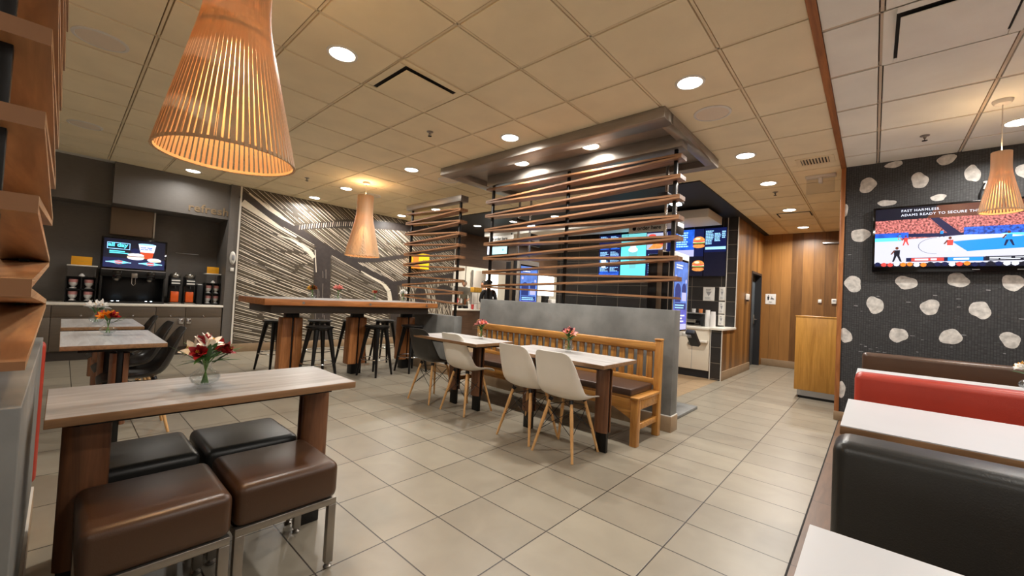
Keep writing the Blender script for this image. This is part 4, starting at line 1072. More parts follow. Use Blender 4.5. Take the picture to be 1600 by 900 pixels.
p.rect(.19, .62, .085, .15, 'e_navy'); p.rect(.22, .40, .09, .145, 'e_red'); p.rect(.42, .60, .09, .145, 'e_courtblue'); p.rect(.61, .86, .085, .155, 'e_deep')
p.lines(.24, .37, .10, .14, 1, 'e_white', rnd, .7, .1); p.lines(.45, .55, .10, .14, 1, 'e_white', rnd, .7, .1); p.lines(.63, .84, .10, .145, 2, 'e_white', rnd, .55, .05)
for k in range(26): p.disc(k / 26 + .02, .03 + .02 * rnd.random(), .018, .035, rnd.choice(['e_orange', 'e_red', 'e_deep', 'e_navy', 'e_white']), 8)
p.build('screen', t)
text('lettering', 'FAST HARMLESS.', .035, M['e_white'], t, (-.45, -.006, .268), .0005, spacing=1.12)
text('lettering', 'ADAMS READY TO SECURE THE', .035, M['e_white'], t, (-.45, -.006, .222), .0005, spacing=1.12)
# cable plate over the television
t = thing('cable_plate', 'white outlet plate with two black cables above the television', 'outlet', (5.955, -.83, 2.53), -PI / 2)
MB().box(-.06, .06, -.012, 0, -.04, .04).build('plate', M['white'], t, bevel=.004)
for x in (-.05, .015): MB().path([(x, -.014, .02), (x - .02, -.03, -.04), (x - .03, -.022, -.09), (x - .03, -.008, -.13), (x - .03, -.007, -.18)], .006, 8).build('cable', M['black'], t, smooth=True)

# menu boards above the counter: five portrait screens side by side
def menu(label, y, w, z, h, draw):
    t = thing('menu_screen', label, 'menu board', (8.08, y, z), -PI / 2, 'lit menu boards')
    framed(t, w - .012, h, .05, .006); p = Pic(w - .012, h); draw(p); p.build('screen', t, (0, -.001, 0)); return t
rnd = random.Random(21)
def m_text(p):
    p.rect(0, 1, 0, 1, 'e_navy')
    for c in range(2):
        for r in range(5): p.rect(.06 + c * .48, .48 + c * .48, .08 + r * .19, .105 + r * .19, 'e_blue'); p.lines(.06 + c * .48, .48 + c * .48, .11 + r * .19, .22 + r * .19, 4, 'e_paleblue', rnd)
    p.poly([(.15, .2), (.33, .2), (.36, .42), (.12, .42)], 'e_white'); p.rect(.04, .96, .02, .07, 'e_blue')
def m_shake(p):
    p.rect(0, 1, 0, 1, 'e_cyan'); p.rect(.0, 1, .90, 1, 'e_teal'); p.poly([(.36, .2), (.62, .2), (.68, .62), (.30, .62)], 'e_teal'); p.disc(.49, .62, .19, .06, 'e_white'); p.disc(.49, .2, .13, .03, 'e_teal'); p.disc(.49, .68, .12, .06, 'e_white')
    p.poly([(.5, .7), (.53, .7), (.62, .84), (.59, .84)], 'e_white'); p.poly([(.2, .17), (.8, .17), (.84, .185), (.18, .185)], 'e_teal')
def m_side(p):
    p.rect(0, 1, 0, 1, 'e_navy'); p.rect(0, .75, .60, .98, 'e_ltgrey'); p.poly([(.05, .62), (.5, .62), (.72, .74), (.7, .9), (.4, .82)], 'e_bun'); p.disc(.58, .78, .16, .07, 'e_red'); p.disc(.2, .92, .14, .04, 'e_red')
    p.lines(.08, .7, .06, .52, 9, 'e_paleblue', rnd)
def m_right(p):
    p.rect(0, 1, 0, 1, 'e_navy'); p.rect(0, .68, .42, 1, 'e_blue'); p.lines(.06, .5, .62, .96, 7, 'e_paleblue', rnd, .6, .3); p.rect(.0, .68, .42, .56, 'e_lilac'); p.rect(0, 1, 0, .42, 'e_deep')
    burger(p, .84, .72, .2, .75); burger(p, .84, .22, .2, .7)
def m_last(p):
    p.rect(0, 1, 0, 1, 'e_deep'); p.rect(0, 1, .5, 1, 'e_navy')
    p.lines(.05, .42, .66, .96, 9, 'e_paleblue', rnd, .6, .25); p.lines(.46, .76, .72, .90, 6, 'e_paleblue', rnd, .6, .2); p.lines(.8, .98, .78, .94, 4, 'e_paleblue', rnd, .6, .2); p.rect(.05, .98, .555, .61, 'e_paleblue')
menu('menu board of small blue text farthest left on the black tile wall', 4.395, .535, 2.245, .90, m_text)
menu('cyan menu board with a pale shake cup', 3.84, .575, 2.245, .90, m_shake)
menu('menu board with fried food picture above blue text, right of cyan board', 3.265, .575, 2.245, .90, m_side)
menu('menu board with burger picture at its right edge, beside kiosk', 2.70, .555, 2.245, .90, m_right)
menu('menu board of price columns closest to the tiled pier', 2.225, .39, 2.245, .90, m_last)
r = thing('menu_heading', 'small dark heading on the cyan menu board reading cool and refreshing', 'heading', (8.078, 4.10, 2.62), -PI / 2)
text('lettering', 'cool &', .055, M['e_navy'], r, (0, -.004, .03), .0004); text('lettering', 'refreshing', .05, M['e_navy'], r, (0, -.004, -.03), .0004)

# ================================================================== COUNTER
t = thing('service_counter', 'ivory fronted service counter with black kick panel', 'counter', (7.70, 4.05, 0))
MB().box(-.36, .44, -2.0, 1.9, .13, .82).build('body', M['counterwhite'], t, bevel=.003)
MB().box(-.34, .44, -2.0, 1.9, 0, .13).build('kick_panel', M['black'], t)
MB().box(-.38, .44, -2.0, 1.9, .82, .86).build('worktop', M['whitesolid'], t, bevel=.005)
for y in (-1.72, -1.33, -.6, .2, 1.0): MB().box(-.363, -.36, y - .003, y + .003, .14, .80).build('panel_joint', M['greyink'], t)
MB().box(-.372, -.36, -1.50, -1.475, .28, .66).build('slot', M['black'], t)
MB().box(-.43, -.36, -1.98, -1.73, .60, .64).build('tray_ledge', M['whitesolid'], t, bevel=.008)
MB().lathe([(.0, -.02), (.03, -.02), (.034, 0)], 18, (-.36, -1.68, .57), axis='x').build('lock', M['nickel'], t, smooth=True)
tag(MB().box(7.29, 8.145, 1.835, 2.045, .83, .87).build('pier_cap', M['whitesolid'], None, bevel=.004), 'white solid cap on the low tiled wall at the counter end', 'ledge')
def cups(label, x, y, n, z=.86, hh=.022):
    t = thing('cup_stack', label, 'cups', (x, y, z), 0, 'stacks of white paper cups')
    for k in range(n):
        zz = k * hh
        MB().lathe([(.045, zz), (.046, zz + .004), (.043, zz + .006), (.036, zz + .10), (.034, zz + .10), (.041, zz + .008), (.045, zz)], 20).build('cup', M['cupwhite'], t, smooth=True)
cups('left stack of upturned white paper cups on the counter', 7.66, 2.185, 10)
cups('right stack of upturned white paper cups next to the tiled pier', 7.62, 2.085, 9)
t = thing('coffee_machine', 'dark drinks machine with shelf and steel spout beside the cup stacks', 'machine', (7.72, 2.42, .86), -PI / 2)
MB().box(-.17, .15, -.02, .16, 0, .22).build('body', M['black'], t, bevel=.008)
MB().box(-.18, .16, -.10, .16, .22, .24).build('shelf', M['alu'], t, bevel=.003)
MB().box(-.15, .05, -.12, -.02, .06, .12).build('brew_head', M['stainless'], t, bevel=.01)
MB().box(.03, .10, -.10, -.02, .03, .1).build('display', M['screenoff'], t, bevel=.004)
MB().box(-.16, .12, -.13, .0, 0, .02).build('drip_tray', M['stainless'], t, bevel=.003)
for x, m, nm in ((-.03, 'cupwhite', 'white'), (.09, 'orange_c', 'orange')):
    if m == 'orange_c': M[m] = pmat('orange_carton', (224, 140, 84), .5)
    b = MB().lathe([(.03, 0), (.034, .07), (.031, .07), (.028, .004), (0, .004)], 18).build('paper_cup', M[m], None, (7.74, 2.42 - x, 1.10), smooth=True)
    tag(b, 'small %s cup standing on the drinks machine shelf' % nm, 'cup', 'cups on the machine shelf')
def notice(label, y, z, w, h, rnd):
    t = thing('framed_notice', label, 'notice', (8.135, y, z), -PI / 2, 'framed notices on the black tiles')
    MB().box(-w / 2, w / 2, 0, .015, -h / 2, h / 2).build('frame', M['white'], t, bevel=.003)
    p = Pic(w - .03, h - .03); p.rect(0, 1, 0, 1, 'paper'); p.poly([(.2, .7), (.8, .7), (.5, .3)], 'greyink'); p.lines(.1, .9, .05, .25, 4, 'greyink', rnd); p.lines(.2, .8, .78, .92, 2, 'ink', rnd); p.build('sheet', t, (0, -.001, 0))
notice('framed white notice with a pale triangle, alone at left', 2.32, 1.46, .2, .26, rnd)
notice('uppermost framed notice beside the tiled pier', 2.09, 1.47, .10, .25, rnd)
notice('middle framed notice beside the tiled pier', 2.09, 1.21, .10, .22, rnd)
notice('lowest framed notice beside the tiled pier', 2.09, .985, .10, .20, rnd)

# white soffit over the counter with hanging signs
t = thing('counter_soffit', 'long white soffit box hung over the counter in front of menu boards', 'soffit', (7.4, 4.68, 2.69))
MB().box(-.4, .4, -2.63, 2.63, 0, .14).build('box', M['white'], t, bevel=.004)
for y in (-2.2, 0, 2.2): MB().box(-.3, .3, y - .05, y + .05, .14, .19).build('hanger', M['black'], t)
def order_sign(label, y, w, z, h):
    t = thing('order_sign', label, 'sign', (6.97, y, z), -PI / 2, 'order here signs')
    MB().box(-w / 2, w / 2, 0, .028, -h / 2, h / 2).build('board', M['white'], t, bevel=.003)
    MB().box(-w / 2 + .05, -w / 2 + .07, .004, .024, h / 2, h / 2 + .04).build('bracket', M['steelblack'], t); MB().box(w / 2 - .07, w / 2 - .05, .004, .024, h / 2, h / 2 + .04).build('bracket', M['steelblack'], t)
    b = MB(); b.lathe([(.036, 0), (.036, -.003), (.029, -.003), (.029, 0)], 28, (-w / 2 + .11, -.0005, 0), axis='y'); b.build('icon_ring', M['ink'], t)
    text('lettering', '1', .045, M['ink'], t, (-w / 2 + .10, -.003, -.016), .0006)
    text('lettering', 'order here', .098, M['ink'], t, (-w / 2 + .17, -.003, -.032), .0008, bold=.002)
order_sign('white order here sign hanging in front of cyan menu board', 3.07, .70, 2.58, .15)
order_sign('white order here sign hanging at the far end of the soffit', 6.70, .78, 2.60, .15)
t = thing('promo_screen', 'tilted pale cyan screen hanging under the far end of the soffit', 'screen', (7.0, 6.84, 2.36), -PI / 2)
framed(t, .66, .25, .04, .014); p = Pic(.66, .25); p.rect(0, 1, 0, 1, 'e_icy'); p.rect(0, .2, 0, 1, 'e_white'); p.disc(.8, .4, .04, .1, 'e_teal'); p.build('screen', t, (0, -.001, 0))
MB().box(-.02, .02, .01, .03, .13, .33).build('arm', M['steelblack'], t)

# ================================================================== SELF ORDER KIOSKS
def kiosk(label, x, y, rz=0.):
    t = thing('order_kiosk', label, 'kiosk', (x, y, 0), rz, 'self order kiosks')
    MB().box(-.28, .46, -.09, .36, 0, .035).build('base_plate', M['concrete'], t, bevel=.006)
    MB().box(-.20, .20, .06, .22, .035, .86).build('pedestal', M['counterwhite'], t, bevel=.006)
    MB().box(-.245, .245, 0, .055, .86, 1.79).build('screen_housing', M['white'], t, bevel=.01)
    p = Pic(.44, .80); p.rect(0, 1, 0, 1, 'screenoff'); p.rect(.03, .97, .02, .97, 'e_kiosk'); p.rect(.03, .97, .02, .3, 'e_purple'); p.disc(.30, .56, .2, .1, 'e_kioskdk'); p.rect(.1, .5, .40, .52, 'e_kioskdk'); p.disc(.73, .58, .16, .09, 'e_kioskdk'); p.rect(.58, .9, .42, .54, 'e_lilac'); p.rect(.1, .9, .30, .39, 'e_kioskdk'); p.lines(.14, .86, .31, .38, 2, 'e_paleblue', rnd, .5, .2); p.disc(.14, .74, .06, .03, 'e_lilac'); p.disc(.86, .70, .05, .03, 'e_lilac'); p.rect(.03, .97, .02, .10, 'e_lilac')
    p.lines(.14, .86, .12, .24, 3, 'e_white', rnd, .5, .3); p.lines(.14, .7, .86, .93, 2, 'e_white', rnd, .5, .3); p.build('screen', t, (0, -.002, 1.32))
    MB().box(-.245, .245, .055, .12, .86, 1.78).build('side_panel', M['black'], t, bevel=.004)
    MB().box(-.25, .1, .12, .175, .86, 1.80).build('tan_post', M['tan'], t, bevel=.004)
    MB().box(-.245, .245, .175, .28, .86, 1.76).build('side_panel', M['black'], t, bevel=.004)
    for px in (-.14, .14): MB().tube((px, .147, 1.76), (px, .147, CZ - .001), .019, n=16).build('pole', M['chrome'], t, smooth=True)
    l = MB().box(-.26, .26, .09, .2, 2.40, 2.435).build('lamp_bar', M['steelblack'], t, bevel=.004)
    MB().box(.06, .2, .095, .195, 2.375, 2.40).build('lamp_lens', M['e_cool'], l, bevel=.008)
    MB().box(.16, .40, .13, .165, 2.06, 2.26).build('number_board', M['steelblack'], t, bevel=.003)
    MB().box(.18, .38, .127, .13, 2.14, 2.19).build('number_label', M['paper'], t)
    # card reader on an arm below the screen
    c = MB().box(.12, .19, -.05, .0, .86, .90).build('reader_arm', M['white'], t, bevel=.008)
    b = MB(); b.hexa([(.30, -.13, .74), (.37, -.13, .77), (.37, -.03, .77), (.30, -.03, .74), (.10, -.13, .90), (.14, -.13, .945), (.14, -.03, .945), (.10, -.03, .90)])
    b.build('card_reader', M['black'], c, bevel=.012, seg=3); MB().box(.12, .19, -.09, -.05, .85, .885).build('reader_mount', M['alu'], t, bevel=.005)
    return t
kiosk('self order kiosk with lit blue portrait screen at the near end of the tall divider', 4.60, 1.605)
kiosk('self order kiosk with lit portrait screen seen through the far end of the slats', 4.91, 4.06)

# ================================================================== CORRIDOR FITTINGS
t = thing('restroom_sign', 'square white restroom sign with man and baby symbols on the plank wall', 'sign', (10.445, 1.70, 1.463), -PI / 2)
MB().box(-.10, .10, 0, .012, -.115, .115).build('plate', M['white'], t, bevel=.003)
p = Pic(.18, .21); p.rect(0, 1, 0, 1, 'paper'); p.disc(.27, .84, .06, .055, 'ink'); p.poly([(.16, .76), (.38, .76), (.36, .55), (.34, .38), (.28, .38), (.27, .5), (.26, .38), (.2, .38), (.18, .55)], 'ink')
p.disc(.62, .72, .05, .045, 'ink'); p.poly([(.5, .56), (.66, .66), (.74, .6), (.86, .56), (.86, .5), (.5, .5)], 'ink'); p.rect(.5, .9, .44, .47, 'ink'); p.build('symbol', t, (0, -.001, 0))
text('lettering', 'MEN', .03, M['ink'], t, (0, -.003, -.075), .0005, 'CENTER')
t = thing('wall_dispenser', 'small white box with a dark tab on the plank wall before the restroom door', 'dispenser', (8.92, 1.858, 1.45), 0)
MB().box(-.07, .07, -.05, 0, -.06, .06).build('body', M['white'], t, bevel=.012); MB().box(-.02, .02, -.045, -.01, -.085, -.06).build('tab', M['black'], t)
tag(MB().box(10.43, 10.449, .80, .86, 1.42, 1.49).build('wall_switch', M['white'], None, bevel=.005), 'small white switch on the end plank wall, above the oak cabinet', 'switch')
t = thing('thermostat_unit', 'white thermostat on the end plank wall close to television wall edge', 'thermostat', (10.449, .60, 1.46), -PI / 2)  # thermostat on the end wall, not a switch
MB().box(-.04, .04, -.025, 0, -.05, .05).build('body', M['white'], t, bevel=.006); MB().box(-.025, .025, -.028, -.025, .0, .03).build('display', M['greyink'], t)
t = thing('door_closer', 'silver bar high on the end plank wall near television wall', 'door closer', (10.449, .65, 2.655), -PI / 2)  # bar of a door closer, not a rail
MB().box(-.16, .25, -.045, -.02, -.02, .015).build('bar', M['alu'], t, bevel=.006); MB().box(-.155, -.12, -.03, 0, -.015, .012).build('bracket', M['alu'], t); MB().box(.18, .22, -.03, 0, -.015, .012).build('bracket', M['alu'], t)
# golden wayfinding sign on the mural
t = thing('menu_lightbox', 'glowing yellow and orange sign box on the vein mural behind the shorter divider', 'sign', (5.72, 8.11, 1.96))
MB().box(-.24, .24, 0, .155, -.19, .19).build('housing', M['yellowsign'], t, bevel=.006)
p = Pic(.46, .36); p.rect(0, 1, 0, 1, 'e_yellow'); p.rect(0, .34, 0, 1, 'e_orange'); p.poly([(.34, 0), (.46, 0), (.34, .3)], 'e_orange'); p.build('face', t, (0, -.003, 0))
b = MB()
for s in (-1, 1):
    pts = [(.075 + s * .027 + .027 * math.cos(a * PI / 10), -.003 - .002, -.03 + .062 * math.sin(a * PI / 10)) for a in range(11)]
    b.path(pts, .0055, 6)
b.build('arch_logo', M['petal_b'], t, (.02, 0, 0), smooth=True)

# ================================================================== DRINKS STATION
TZ = .805
t = thing('drinks_counter', 'grey brown cabinet run with pale worktop under the drinks machines', 'counter', (.38, 8.6, 0))
MB().box(-1.6, 1.47, -.30, .34, .13, TZ - .035).build('body', M['greycab'], t)
MB().box(-1.6, 1.46, -.26, .34, 0, .13).build('kick_panel', M['darkapron'], t)
MB().box(-1.62, 1.478, -.335, .345, TZ - .035, TZ).build('worktop', M['whitesolid'], t, bevel=.005)
xs = [-1.58, -1.02, -.46, .10, .615, .975, 1.46]
for i, (a, c) in enumerate(zip(xs, xs[1:])):
    d = MB().box(a + .003, c - .003, -.318, -.30, .14, .60).build('door', M['greycab'], t, bevel=.002)
    MB().box(a + .003, c - .003, -.318, -.30, .606, TZ - .04).build('drawer_front', M['greycab'], t, bevel=.002)
    if i in (4, 5):
        hx = c - .05 if i == 4 else a + .05
        MB().box(hx - .03, hx + .03, -.338, -.318, .50, .585).build('handle', M['chrome'], d, bevel=.008)
    MB().lathe([(.012, 0), (.012, -.006), (0, -.008)], 12, ((a + c) / 2, -.318, .63), axis='y').build('lock', M['chrome'], d, smooth=True)

t = thing('soda_fountain', 'wide black soda fountain with chrome nozzles under the tilted screen', 'drinks machine', (.735, 8.66, TZ))
MB().box(-.37, .37, .06, .22, .0, .50).build('body', M['steelblack'], t, bevel=.008)
MB().box(-.37, .37, -.20, .22, .40, .51).build('head', M['steelblack'], t, bevel=.012)
MB().box(-.36, .36, -.205, -.198, .50, .512).build('edge_strip', M['alu'], t)
MB().box(-.37, .37, -.20, .22, 0, .03).build('drip_tray', M['steelblack'], t, bevel=.004)
for sx in (-1, 1): MB().box(min(sx * .37, sx * .345), max(sx * .37, sx * .345), -.18, .06, .03, .40).build('side_wall', M['steelblack'], t, bevel=.003)
for x in (-.19, .19):
    MB().lathe([(.028, .0), (.034, .02), (.034, .06)], 18, (x, -.10, .34)).build('nozzle', M['nickel'], t, smooth=True)
    MB().box(x - .05, x + .05, -.215, -.20, .37, .49).build('touch_panel', M['screenoff'], t, bevel=.004)
    for q in (-.03, .03): MB().lathe([(.012, 0), (.012, .004), (0, .006)], 12, (x + q, -.14, .03)).build('tray_lamp', M['e_cool'], t)
MB().path([(-.02, -.14, .40), (-.02, -.15, .30), (0, -.155, .27), (.02, -.15, .30), (.02, -.14, .40)], .005, 8).build('ice_lever', M['chrome'], t, smooth=True)
MB().box(-.035, .035, -.22, -.19, .39, .46).build('ice_chute', M['nickel'], t, bevel=.006)
t = thing('promo_screen', 'tilted lit screen advertising burgers and a drink, standing on the soda fountain', 'screen', (.735, 8.52, TZ + .523))
p = Pic(.70, .44); p.rect(0, 1, 0, 1, 'e_deep'); p.rect(0, 1, 0, .34, 'e_navy'); p.rect(.5, 1, .34, 1, 'e_deep')
for u0, u1, v0, v1 in ((.05, .41, .64, .66), (.05, .41, .85, .87), (.05, .06, .64, .87), (.40, .41, .64, .87)): p.rect(u0, u1, v0, v1, 'e_paleblue')
p.rect(.09, .33, .545, .585, 'e_cyan'); p.rect(.09, .39, .49, .525, 'e_cyan')
p.poly([(.60, .36), (.78, .36), (.81, .62), (.575, .62)], 'e_drink'); p.poly([(.575, .60), (.81, .60), (.84, .88), (.545, .88)], 'e_white'); p.disc(.69, .88, .15, .035, 'e_paleblue'); p.lines(.58, .8, .68, .80, 2, 'e_blue', rnd, .5, .1)
p.disc(.51, .47, .135, .07, 'e_white'); p.rect(.37, .65, .36, .42, 'e_bread'); p.rect(.375, .645, .415, .44, 'e_meat'); p.disc(.51, .355, .13, .05, 'e_white'); p.disc(.82, .33, .12, .07, 'e_white'); p.disc(.84, .30, .1, .03, 'e_bread'); p.disc(.5, .62, .08, .09, 'e_navy')
for u in (.24, .76): p.poly([(u - .2, .19), (u, .26), (u + .2, .19), (u, .12)], 'e_cyan'); p.disc(u, .19, .075, .06, 'e_red'); p.rect(u - .2, u + .2, .17, .20, 'e_paleblue')
sh = MB().box(-.375, .375, .002, .045, -.005, .475).build('housing', M['screenoff'], t, bevel=.004); sh.rotation_euler = (-.12, 0, 0)
q = p.build('screen', sh, (0, .001, .235))
text('lettering', 'all day', .085, M['e_cyan'], sh, (-.305, -.004, .335), .0006, bold=.003)
MB().box(-.1, .1, .02, .10, -.002, .012).build('foot', M['steelblack'], t)

def lid_rack(label, x, w):
    t = thing('cup_dispenser', label, 'dispenser', (x, 8.62, TZ), 0, 'cup and lid dispensers')
    b = MB(); h = .36
    b.box(-w / 2, w / 2, .10, .12, 0, h); b.box(-w / 2, -w / 2 + .012, -.1, .12, 0, h); b.box(w / 2 - .012, w / 2, -.1, .12, 0, h); b.box(-.008, .008, -.1, .12, 0, h)
    b.box(-w / 2, w / 2, -.1, .12, 0, .015); b.box(-w / 2, w / 2, -.1, .12, .175, .19); b.box(-w / 2, w / 2, -.1, .12, h, h + .012)
    b.build('rack', M['steelblack'], t)
    for sx in (-1, 1):
        for z in (.015, .19):
            c = MB().lathe([(.042, .01), (.03, .022), (.016, .03), (.03, .045), (.046, .07), (.046, .095), (.043, .095)], 20, (sx * w / 4, -.03, z)).build('cup_holder', M['cupwhite'], t, smooth=True)
            MB().lathe([(.048, .095), (.05, .10), (.05, .135), (.046, .14), (0, .14)], 20, (sx * w / 4, -.03, z)).build('lid_stack', M['pinklabel'], c, smooth=True)
    a = MB(); a.box(-w / 2 + .01, w / 2 - .01, -.09, -.084, h + .012, h + .16); a.box(-w / 2 + .01, -w / 2 + .016, -.084, .1, h + .012, h + .16); a.box(w / 2 - .016, w / 2 - .01, -.084, .1, h + .012, h + .16)
    a.build('clear_front', M['acrylic'], t)
    MB().box(-w / 2, w / 2, -.11, .12, h + .16, h + .178).build('top_shelf', M['white'], t, bevel=.005)
    MB().lathe([(.03, 0), (.035, .012), (.02, .03), (.012, .045), (0, .047)], 16, (0, -.07, h + .012)).build('jar', M['cupwhite'], t, smooth=True)
    return h + .178
z = lid_rack('rack of cups and red lids at the left end of drinks counter', .185, .31)
t = thing('counter_card', 'yellow card standing on the left cup rack', 'card', (.175, 8.60, TZ + z), 0, 'yellow cards on the cup racks')
MB().box(-.105, .105, -.004, .004, .0, .125).build('card', M['yellowsign'], t, bevel=.001); MB().box(-.06, .06, -.006, -.004, .05, .06).build('print_line', M['petal_y'], t)
z = lid_rack('rack of cups and red lids beside the right alcove cheek', 1.745, .215)
t = thing('counter_card', 'yellow card standing on the right cup rack', 'card', (1.745, 8.60, TZ + z), 0, 'yellow cards on the cup racks')
MB().box(-.085, .085, -.004, .004, .0, .115).build('card', M['yellowsign'], t, bevel=.001); MB().box(-.05, .05, -.006, -.004, .05, .06).build('print_line', M['petal_y'], t)
def brewer(label, x):
    t = thing('tea_dispenser', label, 'drinks machine', (x, 8.60, TZ), 0, 'iced tea dispensers')
    MB().box(-.07, .07, .05, .16, 0, .46).build('body', M['black'], t, bevel=.006); MB().box(-.07, .07, -.09, .16, 0, .02).build('tray', M['stainless'], t, bevel=.003)
    MB().box(-.065, .065, -.07, .16, .30, .42).build('head', M['black'], t, bevel=.01)
    MB().lathe([(.065, .42), (.072, .435), (.072, .48), (.06, .495), (.02, .50), (.015, .52), (0, .52)], 24, (0, .03, 0)).build('lid', M['stainless'], t, smooth=True)
    for zz in (.33, .375): MB().box(-.055, .055, -.074, -.069, zz, zz + .022).build('label', M['paper'], t)
    MB().box(-.052, .052, -.04, .048, .03, .205).build('drink_tank', M['orangedrink'], t, bevel=.008)
    MB().lathe([(.012, 0), (.014, .04), (.01, .06)], 12, (0, -.055, .25)).build('tap', M['black'], t, smooth=True)
brewer('tea dispenser with orange tank next to the soda fountain', 1.245)
brewer('tea dispenser with orange tank next to the black bin', 1.44)
t = thing('napkin_box', 'plain black napkin box with white napkins between tea dispenser and rack', 'napkin box', (1.572, 8.62, TZ))
MB().box(-.04, .04, -.08, .1, 0, .33).build('body', M['black'], t, bevel=.005); MB().box(-.03, .03, -.06, .04, .33, .345).build('napkin', M['paper'], t, bevel=.004)

# ================================================================== KITCHEN GLIMPSED THROUGH THE PASS
t = thing('pass_counter', 'brown fronted pick up counter with pale top under the kitchen header', 'counter', (7.45, 8.42, 0))
MB().box(-.55, .62, -.12, .3, 0, .78).build('body', M['brownwall'], t)
MB().box(-.56, .64, -.16, .34, .78, .815).build('worktop', M['whitesolid'], t, bevel=.004)
t = thing('partition_panel', 'white partition panel standing beside the kitchen pass opening', 'partition', (8.72, 9.25, 0))
MB().box(-.28, .28, -.03, .03, .02, 1.99).build('panel', M['white'], t, bevel=.004); MB().box(-.29, -.275, -.035, .035, 0, 1.99).build('edge_strip', M['alu'], t)
t = thing('kitchen_hood', 'stainless hood hung over the kitchen pass shelf', 'hood', (8.2, 9.62, 0))
MB().box(-.55, .38, -.2, .2, 1.22, 1.46).build('body', M['stainless'], t, bevel=.01)
for x in (-.45, .28): MB().box(x, x + .02, -.01, .01, 1.46, CZ).build('hanger', M['stainless'], t)
t = thing('kitchen_shelf', 'stainless kitchen pass shelf with small bottles on it', 'shelf', (8.2, 9.62, 0))
MB().box(-.55, .38, -.25, .2, .86, .90).build('shelf', M['stainless'], t, bevel=.004)
for x in (-.53, .35):
    for y in (-.2, .15): MB().box(x, x + .03, y, y + .03, 0, .86).build('leg', M['stainless'], t)
for k in range(5):
    tag(MB().lathe([(.03, 0), (.035, .02), (.035, .16), (.02, .19), (.012, .22), (0, .22)], 14).build('bottle', M[('petal_y', 'cupwhite', 'redcup', 'cupwhite', 'petal_b')[k]], None, (7.78 + k * .16, 9.5, .90), smooth=True), 'small ' + ('yellow', 'white tall', 'red', 'white short', 'brown')[k] + ' bottle on the stainless kitchen shelf', 'bottle', 'bottles on the kitchen shelf')
def light_panel(label, x, y, z, w, h):
    t = thing('light_panel', label, 'light panel', (x, y, z), 0, 'lit kitchen panels')
    MB().box(-w / 2 - .03, w / 2 + .03, .002, .06, -h / 2 - .03, h / 2 + .03).build('frame', M['white'], t); MB().box(-w / 2, w / 2, -.004, .002, -h / 2, h / 2).build('diffuser', M['e_panel'], t)
light_panel('bright white panel in the kitchen left of the far kiosk', 10.75, 11.0, 1.62, 1.3, .95)
light_panel('bright white panel in the kitchen right of the far kiosk', 12.3, 9.35, 1.72, 1.1, .75)
for x, y in ((7.7, 8.9), (10.5, 9.8), (10.5, 7.0), (10.5, 4.0)): 
    t = thing('kitchen_light', 'flat ceiling light panel inside the kitchen', 'ceiling light', (x, y, CZ - .02), 0, 'kitchen ceiling lights')
    MB().box(-.3, .3, -.3, .3, -.02, .015).build('frame', M['white'], t, bevel=.003); MB().box(-.27, .27, -.27, .27, -.025, -.02).build('diffuser', M['e_panel'], t)
    lamp('kitchen_lamp', 'AREA', (0, 0, -.04), 46., (255, 244, 228), t, .5, None, (0, 0, 0), .5)
struct(MB().box(8.3, 13.1, 1.9, 8.3, CZ + .03, CZ + .05).build('ceiling_back', M['kitchen']))
t = thing('till', 'dark till screen and keyboard on the kitchen counter', 'till', (10.6, 8.0, 0))
MB().box(-.5, .5, -.3, .3, 0, .9).build('stand', M['stainless'], t, bevel=.006); MB().box(-.26, .1, -.05, .0, 1.02, 1.32).build('screen', M['screenoff'], t, bevel=.006); MB().box(-.12, -.04, .0, .05, .9, 1.1).build('neck', M['black'], t)
MB().box(.05, .35, -.2, .0, .9, 1.22).build('paper_tray', M['cupwhite'], t, bevel=.02); MB().box(-.3, .2, -.28, -.1, .9, .93).build('keyboard', M['black'], t, bevel=.004)
tag(MB().box(-.15, .15, -.08, .08, 0, .14).build('carton', M['petal_y'], None, (7.98, 8.55, 1.30), bevel=.004), 'yellow carton on the wire stand at the pick up counter', 'carton')
t = thing('wire_stand', 'white wire stand holding the yellow carton at the pick up counter', 'stand', (7.98, 8.55, .815))
b = MB()
for sx in (-.16, .16):
    for sy in (-.09, .09): b.tube((sx, sy, 0), (sx, sy, .475), .006, n=8)
b.build('post', M['alu'], t, smooth=True); MB().box(-.17, .17, -.1, .1, .475, .485).build('top', M['alu'], t); MB().box(-.17, .17, -.1, .1, .16, .168).build('shelf', M['alu'], t)
for k, m in enumerate(('cupwhite', 'redcup', 'cupwhite')):
    tag(MB().lathe([(.03, 0), (.042, .12), (.044, .125), (.044, .135), (0, .14)], 16).build('paper_cup', M[m], None, (7.62 + .11 * k, 8.40, .815), smooth=True), ('white paper cup nearest the mural', 'red paper cup', 'white paper cup nearest the wire stand')[k] + ' on the pick up counter', 'cup', 'cups on the pick up counter')

